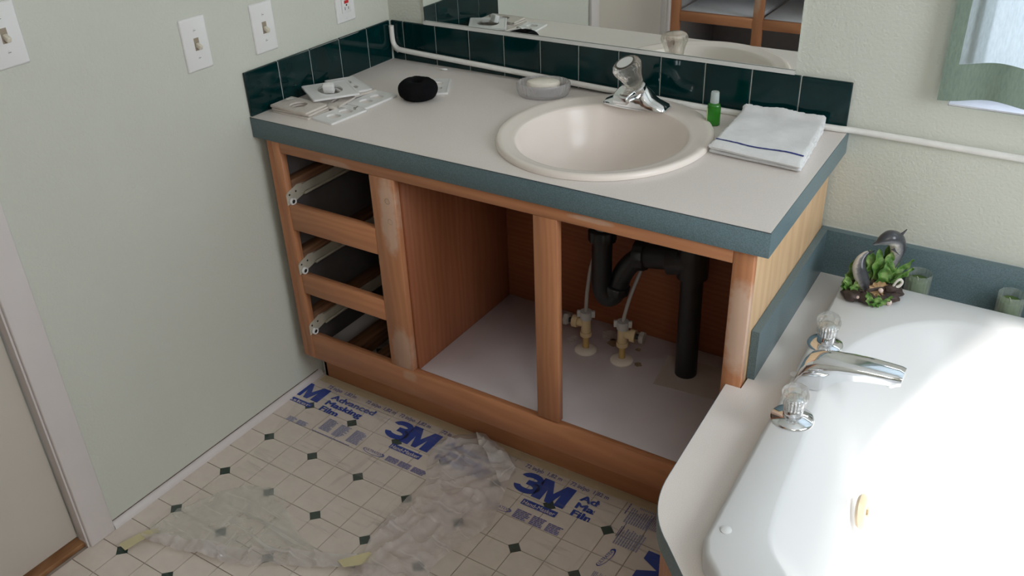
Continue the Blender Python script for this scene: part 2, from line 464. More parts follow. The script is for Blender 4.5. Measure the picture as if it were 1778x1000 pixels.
def tile_mat():
    m, nt, b = newmat('green_glazed_tile'); v = coords(nt, kind='World')
    g = nz(nt, v, 7, 4, 0.6, 0.8)
    nt.links.new(ramp(nt, g, [(0.3, (0.0005, 0.014, 0.015)), (0.55, (0.0008, 0.021, 0.022)), (0.8, (0.001, 0.030, 0.030))]), b.inputs['Base Color'])
    b.inputs['Roughness'].default_value = 0.07; b.inputs['Specular IOR Level'].default_value = 0.36
    bump(nt, b, nz(nt, v, 14, 1), 0.05, 0.002); return m
M_tile = tile_mat()
def vinyl_mat():
    m, nt, b = newmat('cream_vinyl'); v = coords(nt, kind='World')
    g = nz(nt, v, 30, 4, 0.6)
    nt.links.new(ramp(nt, g, [(0.3, (0.72, 0.63, 0.55)), (0.7, (0.78, 0.69, 0.61))]), b.inputs['Base Color'])
    b.inputs['Roughness'].default_value = 0.42
    return m
M_vinyl = vinyl_mat()
def marble():
    m, nt, b = newmat('green_marble_print'); v = coords(nt, kind='World')
    g = nz(nt, v, 130, 5, 0.7, 1.5)
    nt.links.new(ramp(nt, g, [(0.35, (0.012, 0.03, 0.022)), (0.6, (0.035, 0.065, 0.05)), (0.8, (0.10, 0.14, 0.11))]), b.inputs['Base Color'])
    b.inputs['Roughness'].default_value = 0.35; return m
M_marble = marble()
def leaf_mat():
    m, nt, b = newmat('painted_green_leaf'); v = coords(nt, kind='World')
    g = nz(nt, v, 60, 3, 0.6)
    nt.links.new(ramp(nt, g, [(0.3, (0.04, 0.12, 0.02)), (0.48, (0.12, 0.26, 0.05)), (0.68, (0.36, 0.48, 0.18))]), b.inputs['Base Color'])
    b.inputs['Roughness'].default_value = 0.35; return m
M_leaf = leaf_mat()
def dolphin_mat():
    m, nt, b = newmat('painted_grey_dolphin')
    g = nt.nodes.new('ShaderNodeAttribute'); g.attribute_name = 'belly'
    nt.links.new(ramp(nt, g.outputs['Fac'], [(0.42, (0.045, 0.047, 0.055)), (0.60, (0.17, 0.17, 0.18)), (0.76, (0.66, 0.63, 0.58))]), b.inputs['Base Color'])
    b.inputs['Roughness'].default_value = 0.28; b.inputs['Coat Weight'].default_value = 0.3
    return m
M_dolphin = dolphin_mat()
def curtain_mat(name, col, transp, trans):
    m, nt, b = newmat(name); v = coords(nt, (1, 1, 1), kind='World')
    g = nz(nt, coords(nt, (260, 260, 60), kind='World'), 1.0, 3, .6)
    cc = ramp(nt, g, [(0.3, [c * .88 for c in col]), (0.7, [min(1, c * 1.08) for c in col])])
    nt.links.new(cc, b.inputs['Base Color']); b.inputs['Roughness'].default_value = 0.9; b.inputs['Specular IOR Level'].default_value = 0.1
    tl = nt.nodes.new('ShaderNodeBsdfTranslucent'); nt.links.new(cc, tl.inputs[0])
    tr = nt.nodes.new('ShaderNodeBsdfTransparent'); tr.inputs[0].default_value = (0.9, 0.95, 0.93, 1)
    a = nt.nodes.new('ShaderNodeMixShader'); a.inputs[0].default_value = trans
    nt.links.new(b.outputs[0], a.inputs[1]); nt.links.new(tl.outputs[0], a.inputs[2])
    c = nt.nodes.new('ShaderNodeMixShader'); c.inputs[0].default_value = transp
    nt.links.new(a.outputs[0], c.inputs[1]); nt.links.new(tr.outputs[0], c.inputs[2])
    nt.links.new(c.outputs[0], nt.nodes['Material Output'].inputs['Surface'])
    return m
M_curt = curtain_mat('sheer_curtain', (0.42, 0.47, 0.47), 0.12, 0.45)
M_hem = curtain_mat('curtain_hem', (0.30, 0.38, 0.31), 0.0, 0.30)
M_pane = clear('window_pane', (0.95, 0.97, 1.0), 0.0, 0.12)

# ------------------------------------------------------------------ room shell
RX1, RY0, H = 2.75, -2.60, 2.42
def flr():
    f = MB(); f.box(-0.30, RX1 + 0.12, RY0 - 0.12, 0.12, -0.06, -0.0022)
    fl = tag(f.build('floor', M_floorsheet), kind='structure')
    WO[fl.name] = Vector((0, 0, 0))
    P = 0.1530; h = P / 2; j = 0.0011
    X0, Y0 = 0.0805, -0.5925
    base = MB(); base.box(-h / 2 + j, h / 2 - j, -h / 2 + j, h / 2 - j, -0.0022, 0.0)
    me = None
    def piece(name, mesh, mat, loc, rot=0):
        o = bpy.data.objects.new(name, mesh); C.objects.link(o); o.parent = fl; o.location = loc; o.rotation_euler = (0, 0, rot); return o
    bm = bmesh.new(); bmesh.ops.create_cube(bm, size=1)
    for v in bm.verts:
        v.co = Vector((v.co.x * (h - 2 * j), v.co.y * (h - 2 * j), -0.0022 if v.co.z < 0 else 0.0))
    tm = bpy.data.meshes.new('floor_tile'); bm.to_mesh(tm); bm.free(); tm.materials.append(M_vinyl)
    bm = bmesh.new(); bmesh.ops.create_cube(bm, size=1)
    s_ = 0.0245
    for v in bm.verts:
        v.co = Vector((v.co.x * s_, v.co.y * s_, -0.0022 if v.co.z < 0 else 0.0004))
    dm = bpy.data.meshes.new('diamond_inset'); bm.to_mesh(dm); bm.free(); dm.materials.append(M_marble)
    n = 0
    rest = MB()
    for a in range(-1, 18):
        for b_ in range(-11, 8):
            cx = X0 + (a + .5) * h; cy = Y0 + (b_ + .5) * h
            if cy > -0.02 or cx < -0.01: continue
            if cx > 1.24 or (cy > -0.46 and cx > 0.42): continue
            piece('floor_tile', tm, M_vinyl, (cx, cy, 0)); n += 1
    x_hi, y_lo = X0 + 15.5 * h, Y0 - 10.95 * h
    y = Y0 - 11 * h
    # the rest of the sheet beyond the pieces, joined
    k = 0
    a = -4
    while X0 + a * h < RX1 - 0.01:
        b_ = -26
        while Y0 + b_ * h < -0.0:
            cx = X0 + (a + .5) * h; cy = Y0 + (b_ + .5) * h
            done = (-0.01 <= cx <= 1.24 and Y0 - 11 * h < cy < -0.02 and not (cy > -0.46 and cx > 0.42))
            if not done and RY0 < cy - h / 2 and cx > 0.0 and cx < RX1 - h / 2 and cy < -0.04:
                rest.box(cx - h / 2 + j, cx + h / 2 - j, cy - h / 2 + j, cy + h / 2 - j, -0.0022, 0.0)
            b_ += 1
        a += 1
    tag(rest.build('vinyl_pattern', M_vinyl, fl), kind='stuff')
    for a in range(0, 9):
        for b_ in range(-5, 4):
            x = X0 + a * P; y = Y0 + b_ * P
            if x > 1.24 or y > -0.03 or (y > -0.45 and x > 0.45): continue
            piece('diamond_inset', dm, M_marble, (x, y, 0), radians(45))
    return fl
FL = flr()

b = MB(); b.box(-0.12, RX1 + 0.12, RY0 - 0.12, 0.12, H, H + 0.06)
tag(b.build('ceiling', M_ceil), kind='structure')
# back wall with the curtained window opening   (x,z) outline -> y
def wall_xz(name, x0, x1, y0, y1, holes, mat):
    m = MB()
    M = Matrix(((1, 0, 0, 0), (0, 0, 1, 0), (0, 1, 0, 0), (0, 0, 0, 1)))     # (x,y,z)->(x,z,y)
    m.prism([(x0, -0.06), (x1, -0.06), (x1, H), (x0, H)], y0, y1, holes=holes, M=M)
    bmesh.ops.recalc_face_normals(m.bm, faces=m.bm.faces)
    return tag(m.build(name, mat), kind='structure')
WX0, WX1, WZ0, WZ1 = 1.442, 2.56, 0.888, 2.05
wall_xz('wall_back', -0.12, RX1 + 0.12, 0.0, 0.12, [[(WX0, WZ0), (WX1, WZ0), (WX1, WZ1), (WX0, WZ1)]], M_wallL)
wall_xz('wall_front', -0.12, RX1 + 0.12, RY0 - 0.12, RY0, [], M_wallL)
def wall_yz(name, x0, x1, y0, y1, holes, mat):
    m = MB()
    M = Matrix(((0, 0, 1, 0), (1, 0, 0, 0), (0, 1, 0, 0), (0, 0, 0, 1)))     # (a,b,c)->(c,a,b)
    m.prism([(y0, -0.06), (y1, -0.06), (y1, H), (y0, H)], x0, x1, holes=holes, M=M)
    bmesh.ops.recalc_face_normals(m.bm, faces=m.bm.faces)
    return tag(m.build(name, mat), kind='structure')
DY0, DY1 = -1.905, -1.236           # doorway
wall_yz('wall_left', -0.12, 0.0, RY0, 0.0, [[(DY0, -0.004), (DY1, -0.004), (DY1, 2.04), (DY0, 2.04)]], M_wallL)
RWY0, RWY1, RWZ0, RWZ1 = -1.50, -0.46, 0.98, 2.06
wall_yz('wall_right', RX1, RX1 + 0.12, RY0, 0.0, [[(RWY0, RWZ0), (RWY1, RWZ0), (RWY1, RWZ1), (RWY0, RWZ1)]], M_wallL)

# windows
w = thing('window_1', None, None, (0, 0, 0), kind='structure')
f = MB()
f.box(WX0, WX1, 0.070, 0.105, WZ0, WZ0 + 0.04); f.box(WX0, WX1, 0.070, 0.105, WZ1 - 0.04, WZ1)
f.box(WX0, WX0 + 0.04, 0.070, 0.105, WZ0 + 0.04, WZ1 - 0.04); f.box(WX1 - 0.04, WX1, 0.070, 0.105, WZ0 + 0.04, WZ1 - 0.04)
f.box(1.98, 2.02, 0.070, 0.105, WZ0 + 0.04, WZ1 - 0.04)
f.build('window_frame', M_lsill, w)
f = MB(); f.box(WX0 + 0.04, 1.98, 0.084, 0.089, WZ0 + 0.04, WZ1 - 0.04); f.box(2.02, WX1 - 0.04, 0.084, 0.089, WZ0 + 0.04, WZ1 - 0.04)
f.build('window_pane', M_pane, w)
f = MB(); f.box(WX0 + .001, WX1, 0.001, 0.070, WZ0 + .0005, WZ0 + 0.004); f.build('window_sill', M_lsill, w)
w = thing('window_2', None, None, (0, 0, 0), kind='structure')
f = MB(); x0, x1 = RX1 + 0.06, RX1 + 0.10
f.box(x0, x1, RWY0, RWY1, RWZ0, RWZ0 + 0.04); f.box(x0, x1, RWY0, RWY1, RWZ1 - 0.04, RWZ1)
f.box(x0, x1, RWY0, RWY0 + 0.04, RWZ0 + .04, RWZ1 - .04); f.box(x0, x1, RWY1 - 0.04, RWY1, RWZ0 + .04, RWZ1 - .04)
f.build('window_frame', M_lsill, w)

# door, casing, threshold, baseboard
f = MB(); f.box(-0.060, -0.022, DY0 + 0.006, DY1 - 0.006, 0.022, 2.03, bev=0.002)
d = thing('door_1', None, None, (-0.04, DY1, 0), kind='structure')
f.build('door_slab', M_door, d)
f = MB()
f.lathe([(0.0, 0), (0.030, 0), (0.030, 0.006), (0.012, 0.012), (0.012, 0.03), (0.026, 0.042), (0.028, 0.055), (0.02, 0.066), (0, 0.07)], 24, M=T(-0.022, DY0 + 0.07, 0.95) @ RY(pi / 2))
f.build('door_knob', M_chrome, d)
f = MB()
cw = 0.064
for (y0, y1, z0, z1) in ((DY1, DY1 + cw, 0.0, 2.04 + cw), (DY0 - cw + .02, DY0, 0.0, 2.04 + cw), (DY0, DY1, 2.04, 2.04 + cw)):
    f.box(0.0, 0.014, y0, y1, z0, z1, bev=0.003)
for (y0, y1) in ((DY1 - 0.004, DY1 + 0.012),):
    f.box(-0.022, 0.006, y0, y1, 0.0, 2.04)
f.box(-0.10, 0.0, DY0 - 0.0, DY0 + 0.004, 0.0, 2.04)
tag(f.build('trim_1', M_white), kind='structure')
f = MB(); f.box(-0.30, -0.004, DY0 + .002, DY1 - 0.002, -0.002, 0.012, bev=0.003)
tag(f.build('trim_2', wood('threshold_wood', (0.22, 0.10, 0.04), (0.36, 0.18, 0.08), 'y')), kind='structure')
f = MB()
prof = [(0, 0), (0.014, 0), (0.0138, 0.005), (0.012, 0.010), (0.0085, 0.0145), (0.004, 0.0165), (0, 0.0165)]
f.loft([[(x, DY1 + cw + 0.001, z) for x, z in prof], [(x, -0.463, z) for x, z in prof]], smooth=False)
tag(f.build('baseboard_left', M_white), kind='structure')

f = MB()
f.box(0.0001, 0.0012, DY1 + cw + 0.002, -0.47, 0.0167, 0.0186)
tag(f.build('gap_line', plain('gap_brown', (0.16, 0.11, 0.09), 0.9, var=0.5, vscale=90)), kind='structure')  # thin dark brown strip along the gap above the baseboard
# ------------------------------------------------------------------ vanity cabinet
YF = -0.540; ZC = 0.8024; YB = -0.012
def xr(y): return 1.247 - 0.012 * (1 + y / 0.54)          # the right side stands slightly out of square
V = thing('vanity_cabinet', 'oak vanity cabinet with doors and drawers removed, standing against the left wall', 'cabinet', (0.62, -0.27, 0))
def vb(name, mat, x0, x1, y0, y1, z0, z1, bev=0.0008):
    m = MB(); m.box(x0, x1, y0, y1, z0, z1, bev=bev, seg=1); return m.build(name, mat, V)
fy0, fy1 = YF, YF + 0.019
zt = 0.752
vb('filler_strip', M_oakv, 0.033, 0.0535, fy0 + 0.004, fy1, 0.122, zt)
vb('stile', M_oakv, 0.0545, 0.0785, fy0, fy1, 0.126, zt)
vb('stile', M_oakv, 0.354, 0.4235, fy0, fy1, 0.2045, 0.7235)
vb('stile', M_oakv, 0.787, 0.843, fy0, fy1, 0.2095, 0.7235)
vb('stile', M_oakv, 1.209, 1.2475, fy0, fy1, 0.126, zt)
vb('rail', M_oakh, 0.079, 1.2085, fy0, fy1, 0.724, zt)
vb('rail', M_oakh, 0.079, 1.2085, fy0, fy1, 0.126, 0.204)
vb('rail', M_oakh, 0.079, 0.3535, fy0, fy1, 0.5185, 0.5875)
vb('rail', M_oakh, 0.079, 0.3535, fy0, fy1, 0.3335, 0.390)
vb('toe_kick', M_oakh, 0.022, 1.235, -0.462, -0.450, 0.0, 0.1255)
vb('toe_side', M_white, 0.018, 0.0325, -0.462, -0.03, 0.0, 0.1255)
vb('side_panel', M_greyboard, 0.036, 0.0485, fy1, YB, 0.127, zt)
m = MB()
m.hexa([(1.232, fy1, 0.0), (1.2465, fy1, 0.0), (xr(YB), YB, 0.0), (xr(YB) - .014, YB, 0.0),
        (1.232, fy1, zt), (1.2465, fy1, zt), (xr(YB), YB, zt), (xr(YB) - .014, YB, zt)])
m.build('side_panel', M_side, V)
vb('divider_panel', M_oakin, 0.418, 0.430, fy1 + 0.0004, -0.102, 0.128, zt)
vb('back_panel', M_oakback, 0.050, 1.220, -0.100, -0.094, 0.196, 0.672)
vb('cabinet_floor', plain('white_board', (0.66, 0.60, 0.62), 0.42, var=0.04, vscale=10), 0.4305, 1.2315, fy1 + 0.0004, -0.101, 0.188, 0.2035)
for z in (0.600, 0.404, 0.218):
    vb('slide_support', M_dkwood, 0.049, 0.0785, fy1 + .001, -0.101, z - 0.004, z + 0.045)
    vb('slide_support', M_dkwood, 0.356, 0.4175, fy1 + .001, -0.101, z - 0.010, z + 0.040)
vb('bottom_cleat', M_dkwood, 0.205, 0.245, -0.449, -0.101, 0.085, 0.125)
vb('bottom_cleat', M_dkwood, 0.100, 0.150, -0.449, -0.101, 0.085, 0.125)
# water stains on the cabinet floor, filler plugs on the stile
def patch(cx, cy, r, z, mat, parent, name, seed, sx=1.0):
    m = MB(); pts = []
    for i in range(18):
        a = 2 * pi * i / 18
        k = r * (1 + 0.55 * noise.noise(Vector((cos(a) * 1.5, sin(a) * 1.5, seed * 5.0))))
        pts.append((cx + cos(a) * k * sx, cy + sin(a) * k))
    m.prism(pts, z, z + 0.0003); return m.build(name, mat, parent)
M_stain = plain('water_stain', (0.30, 0.21, 0.13), 0.7, var=0.3, vscale=150)
M_stain2 = plain('faint_stain', (0.50, 0.44, 0.42), 0.7, var=0.2, vscale=150)
patch(0.800, -0.178, 0.016, 0.2036, M_stain, V, 'stain', 1, 1.3)
patch(0.780, -0.150, 0.020, 0.2036, M_stain2, V, 'stain', 2, 1.6)
patch(0.700, -0.215, 0.014, 0.2036, M_stain2, V, 'stain', 3)
patch(0.868, -0.176, 0.008, 0.2036, M_stain, V, 'stain', 4)
patch(0.895, -0.235, 0.009, 0.2036, M_stain, V, 'stain', 5)
for (x, z) in ((0.402, 0.668), (0.404, 0.617)):
    m = MB(); M = T(x, YF - 0.0002, z) @ RX(pi / 2)
    m.lathe([(0.0052, -0.0004), (0.0052, 0.0004), (0.0072, 0.0006), (0.0080, 0.0003), (0.0080, -0.0004)], 20, M=M)
    m.build('filler_ring', M_putty, V)
# drawer slides
def slide(x, z, sgn):
    s = MB()
    y0, y1 = YF - 0.001 + (0 if sgn > 0 else 0.012), -0.12
    hgt = 0.026
    a, c = (x, x + 0.0014) if sgn > 0 else (x - 0.0014, x)
    s.box(a, c, y0 + 0.03, y1, z - 0.002, z + hgt)
    if sgn > 0:
        s.box(x, x + 0.011, y0 + 0.05, y1, z - 0.002, z - 0.0005); s.box(x, x + 0.006, y0 + 0.05, y1, z + hgt - .0015, z + hgt)
        s.box(x + 0.0096, x + 0.011, y0 + 0.05, y1, z - 0.002, z + 0.006)
    # flared front plate
    M = Matrix(((0, 0, 1, 0), (1, 0, 0, 0), (0, 1, 0, 0), (0, 0, 0, 1)))
    if sgn > 0: poly = [(y0 - 0.004, z - 0.014), (y0 + 0.026, z - 0.010), (y0 + 0.060, z - .002), (y0 + 0.060, z + hgt), (y0 + 0.034, z + 0.030), (y0 + 0.002, z + 0.020), (y0 - 0.004, z + 0.014)]
    else: poly = [(y0 - 0.002, z - 0.014), (y0 + 0.030, z - 0.004), (y0 + 0.060, z), (y0 + 0.060, z + 0.014), (y0 + 0.022, z + 0.006), (y0 - 0.002, z + 0.000)]
    a, c = (x, x + 0.0016) if sgn > 0 else (x - 0.0016, x)
    s.prism(poly, a, c, M=M)
    o = s.build('drawer_slide', M_slide, V)
    r = MB()
    M = T(x + sgn * 0.002, y0 + 0.010, z - 0.006) @ RY(sgn * pi / 2)
    r.lathe([(0.0050, 0), (0.0088, 0), (0.0096, 0.001), (0.0096, 0.007), (0.0088, 0.008), (0.0060, 0.008), (0.0050, 0.007), (0.0050, 0)], 20, M=M)
    r.build('roller', M_plate, o)
    if sgn > 0:
        h = MB()
        h.lathe([(0, 0), (0.0050, 0), (0.0050, 0.0072), (0, 0.0072)], 14, M=T(x + 0.0018, y0 + 0.010, z - 0.006) @ RY(pi / 2))
        h.build('screw_hole', M_slot, o)
        for (dy, dz) in ((0.006, 0.012), (0.028, 0.014)):
            h = MB(); h.lathe([(0, 0), (0.0027, 0), (0.0027, 0.0006), (0, 0.0006)], 10, M=T(x + 0.0017, y0 + dy, z + dz) @ RY(pi / 2))
            h.build('screw_hole', M_slot, o)
for z in (0.600, 0.404, 0.218):
    slide(0.0790, z, 1)
    slide(0.3540, z + 0.010, -1)

# ------------------------------------------------------------------ countertop
SKX, SKY, SA, SB = 0.806, -0.266, 0.233, 0.251          # sink outline
K = thing('vanity_countertop', 'beige laminate countertop with blue-grey edge band, on the oak vanity', 'countertop', (0.63, -0.27, 0.752))
hole = ell(SKX, SKY, SA - 0.02, SB - 0.02, 40)
def cx1(y): return 1.2735 - 0.013 * (1 + y / 0.545)
m = MB(); m.prism([(0.001, -0.5438), (1.2722, -0.5438), (1.2592, -0.001), (0.001, -0.001)], 0.7535, ZC, holes=[hole])
m.build('laminate_top', M_top, K)
m = MB(); m.box(0.001, 1.2735, -0.5452, -0.5438, 0.7525, ZC - 0.0003, bev=0.0003, seg=1); m.build('edge_band', M_blue, K)
m = MB(); m.hexa([(1.2722, -0.5440, 0.7525), (1.2737, -0.5440, 0.7525), (1.2607, -0.001, 0.7525), (1.2592, -0.001, 0.7525),
                  (1.2722, -0.5440, ZC - .0003), (1.2737, -0.5440, ZC - .0003), (1.2607, -0.001, ZC - .0003), (1.2592, -0.001, ZC - .0003)])
m.build('edge_band', M_blue, K)

m = MB(); m.box(0.001, 1.2735, -0.5456, -0.5448, ZC - 0.0011, ZC - 0.0003); m.build('edge_seam', plain('seam_dark', (0.035, 0.03, 0.028), 0.6), K)

# ------------------------------------------------------------------ tile backsplashes
TP = 0.1095
def tile_mesh(wd, ht, th=0.0075):
    m = MB(); m.box(-wd / 2, wd / 2, 0, th, 0, ht, bev=0.0022, seg=2); return m.bm
BS = thing('tile_backsplash', 'row of dark green glazed tiles along the back wall under the mirror', 'backsplash', (0.63, -0.004, ZC))
LS = thing('tile_backsplash', 'short row of five dark green tiles on the left wall at the counter end', 'backsplash', (0.004, -0.27, ZC))
def put_tile(par, mesh, loc, rot):
    o = bpy.data.objects.new('tile', mesh); C.objects.link(o); o.parent = par
    o.location = Vector(loc) - WO[par.name]; o.rotation_euler = (0, 0, rot); return o
def mk(w_, h_):
    bm = tile_mesh(w_, h_); me = bpy.data.meshes.new('tile'); bm.to_mesh(me); bm.free(); me.materials.append(M_tile); return me
g = 0.0022
full = mk(TP - g, TP - 0.003)
x1_ = 0.0512
m = MB(); m.box(0.003, 1.2525, -0.0042, -0.0002, ZC, ZC + 0.1065); m.box(0.003, 1.2520, -0.0063, -0.0042, ZC + .0005, ZC + 0.105); m.build('grout', M_grout, BS)
m = MB(); m.box(0.0002, 0.0042, -0.5415, -0.004, ZC, ZC + 0.1065); m.box(0.0042, 0.0063, -0.5405, -0.006, ZC + .0005, ZC + 0.105); m.build('grout', M_grout, LS)
for i in range(11):
    xa = x1_ + TP * i
    put_tile(BS, full, (xa + TP / 2, -0.0085, ZC + 0.0008), 0)
put_tile(BS, mk(x1_ - 0.0095 - g, TP - 0.003), ((x1_ + 0.0095) / 2, -0.0085, ZC + 0.0008), 0)
for i in range(4):
    yc = -(0.1062 + TP * i) - TP / 2
    put_tile(LS, full, (0.0085, yc, ZC + 0.0008), pi / 2)
put_tile(LS, mk(0.1062 - 0.0095 - g, TP - 0.003), (0.0085, -(0.1062 + 0.0095) / 2, ZC + 0.0008), pi / 2)

# ------------------------------------------------------------------ mirror
MR = thing('wall_mirror', 'large frameless wall mirror above the green tiles', 'mirror', (0.63, 0, 0.918))
m = MB(); m.box(0.127, 1.131, -0.0055, -0.0012, 0.918, 1.90); m.build('mirror_glass', M_mirror, MR)
m = MB()
m.box(0.127, 1.131, -0.0105, -0.0009, 0.9105, 0.9125); m.box(0.127, 1.131, -0.0105, -0.0085, 0.9125, 0.9195)
m.build('bottom_channel', M_alu, MR)

# ------------------------------------------------------------------ cord along the back of the counter
def smooth_path(P, n=8):
    P = [Vector(p) for p in P]; out = []
    for i in range(len(P) - 1):
        p0 = P[max(i - 1, 0)]; p1 = P[i]; p2 = P[i + 1]; p3 = P[min(i + 2, len(P) - 1)]
        for k in range(n):
            t = k / n
            out.append(0.5 * ((2 * p1) + (-p0 + p2) * t + (2 * p0 - 5 * p1 + 4 * p2 - p3) * t * t + (-p0 + 3 * p1 - 3 * p2 + p3) * t ** 3))
    out.append(P[-1]); return out
cy = -0.0172
pth = [(0.018, -0.0155, 0.897), (0.0175, -0.0155, 0.870), (0.020, -0.0158, 0.850), (0.030, -0.016, 0.838), (0.055, cy, 0.8335), (0.20, cy, 0.829), (0.40, cy, 0.8235),
       (0.70, cy, 0.8145), (0.95, cy, 0.8085), (1.12, cy, 0.8090), (1.235, cy, 0.8098), (1.285, -0.010, 0.8085), (1.45, -0.0062, 0.8060), (1.70, -0.0062, 0.8035), (2.3, -0.0062, 0.800), (2.70, -0.0062, 0.80)]
SP = smooth_path(pth, 7)
m = MB(); m.tube(SP, 0.0072, n=14)
cd = m.build('cable_cover', M_cord, None, base=(0.018, -0.0155, 0.80))
tag(cd, 'white plastic cable cover running from the corner along the tiles and right wall section', 'cable')
m = MB()
SP2 = [p + Vector((0, 0.0020, 0.0072)) for p in SP if 0.04 < p.x < 1.0 and p.z < 0.84]
m.tube(SP2, 0.0009, n=6); o = m.build('gap_shadow', M_slot, cd)  # black thread that paints the shadow gap above the cable
m = MB(); m.tube([(0.012, -0.0155, 0.896), (0.012, -0.0155, 0.862), (0.0145, -0.0155, 0.846), (0.022, -0.0155, 0.833), (0.034, -0.0155, 0.8265)], 0.0028, n=8)
m.build('side_wire', M_cord, cd)

# ------------------------------------------------------------------ sink
SN = thing('sink', 'round almond drop-in sink with a raised rim, set in the beige counter', 'sink', (SKX, SKY, ZC))
z0 = ZC
prof = [(1.0, 0.0006), (1.0, 0.006), (0.992, 0.0105), (0.975, 0.0125), (0.93, 0.0112), (0.88, 0.0085), (0.835, 0.0070), (0.800, 0.0066), (0.792, 0.0050), (0.780, -0.004), (0.765, -0.016),
        (0.74, -0.04), (0.69, -0.08), (0.58, -0.115), (0.40, -0.135), (0.20, -0.142), (0.09, -0.145), (0.085, -0.150), (0.085, -0.165)]
m = MB(); t = bmesh.new(); rings = []
N = 72
for (k, z) in prof:
    ring = []
    for i in range(N):
        a = 2 * pi * i / N
        # bowl sits a little forward of the rim so the rear deck is wider
        w_ = max(0.0, min(1.0, (0.97 - k) / 0.17)); dy = -0.014 * w_
        ring.append(t.verts.new((SA * k * cos(a), SB * k * sin(a) + dy, z)))
    rings.append(ring)
for A, B in zip(rings, rings[1:]):
    for i in range(N): t.faces.new((A[i], A[(i + 1) % N], B[(i + 1) % N], B[i]))
bmesh.ops.recalc_face_normals(t, faces=t.faces)
if sum(f.normal.z for f in t.faces) < 0: bmesh.ops.reverse_faces(t, faces=t.faces)
m._merge(t, T(SKX, SKY, z0), True)
m.build('basin', M_sink, SN)
m = MB(); m.lathe([(0.0, -0.150), (0.010, -0.149), (0.021, -0.1455), (0.0225, -0.1435), (0.021, -0.1525), (0.0, -0.1525)], 24, M=T(SKX, SKY - 0.014, z0)); m.build('drain_ring', M_chrome, SN)

# sink faucet
fx, fyy, fz = 0.797, -0.086, ZC + 0.0125
F = thing('sink_faucet', 'chrome single-handle faucet with clear acrylic knob on the sink rim', 'faucet', (fx, fyy, fz - 0.002))
m = MB()
def sec(x, hw, h, n=10, z=0):      # half-stadium section in y-z
    out = [(x, -hw, z), (x, -hw, z + 0.003)]
    for i in range(n + 1):
        a = pi - pi * i / n
        out.append((x, hw * 0.92 * cos(a), z + 0.003 + (h - 0.003) * sin(a) ** 0.7))
    out += [(x, hw, z + 0.003), (x, hw, z)]
    return out
rg = []
for x, hw, h in ((-0.078, 0.018, 0.005), (-0.072, 0.026, 0.013), (-0.050, 0.030, 0.021), (-0.040, 0.031, 0.027), (-0.031, 0.032, 0.040), (-0.020, 0.033, 0.050), (0.0, 0.033, 0.054),
                 (0.020, 0.033, 0.050), (0.031, 0.032, 0.040), (0.040, 0.031, 0.027), (0.050, 0.030, 0.021), (0.072, 0.026, 0.013), (0.078, 0.018, 0.005)):
    rg.append([(fx + a, fyy + b_, fz + c - 0.001) for a, b_, c in sec(x, hw, h)])
m.loft(rg); m.build('base_plate', M_chrome, F)
m = MB()
rg = []
for y, w_, zb, zt_ in ((0.0, 0.026, 0.010, 0.052), (-0.02, 0.026, 0.018, 0.053), (-0.045, 0.023, 0.026, 0.051), (-0.066, 0.020, 0.027, 0.047), (-0.076, 0.0185, 0.024, 0.043), (-0.080, 0.016, 0.026, 0.039)):
    r_ = rrect(-w_, w_, zb, zt_, min(w_, (zt_ - zb) / 2) * 0.45, 4)
    rg.append([(fx - 0.006 + a, fyy + y, fz + c) for a, c in r_])
m.loft(rg); m.build('spout', M_chrome, F)
KM = T(fx + 0.010, fyy - 0.026, fz + 0.050) @ RX(radians(24)) @ RY(radians(-14)) @ Matrix.Scale(1.2, 4)
m = MB(); m.lathe([(0.0, -0.006), (0.017, -0.006), (0.018, 0.002), (0.014, 0.006), (0, 0.006)], 24, M=KM); m.build('knob_collar', M_chrome, F)
kn = MB(); kn.lathe([(0.0, 0.006), (0.013, 0.006), (0.0165, 0.010), (0.0185, 0.022), (0.022, 0.034), (0.0262, 0.043), (0.0275, 0.049), (0.0258, 0.056), (0.0205, 0.060), (0.0195, 0.058), (0.0, 0.058)], 60, M=KM, flute=20, famp=0.028)
ko = kn.build('knob', M_acrs, F)
m = MB(); m.lathe([(0.0, 0.0585), (0.0160, 0.0585), (0.0165, 0.0605), (0, 0.0612)], 32, M=KM); m.build('knob_cap', M_plate, ko)
m = MB(); m.lathe([(0.0165, 0.0585), (0.0188, 0.0585), (0.0188, 0.0610), (0.0165, 0.0612)], 32, M=KM); m.build('cap_ring', plain('dark_ring', (0.12, 0.11, 0.10), 0.3, metal=0.6), ko)
m = MB(); m.cyl((fx + 0.018, fyy + 0.027, fz), (fx + 0.018, fyy + 0.027, fz + 0.030), 0.0022, 10); m.blob((fx + 0.018, fyy + 0.027, fz + 0.032), 0.0045, sub=2); m.build('lift_rod', M_chrome, F)

# ------------------------------------------------------------------ things on the counter
def place(o, loc, rot=(0, 0, 0)): o.location = loc; o.rotation_euler = rot
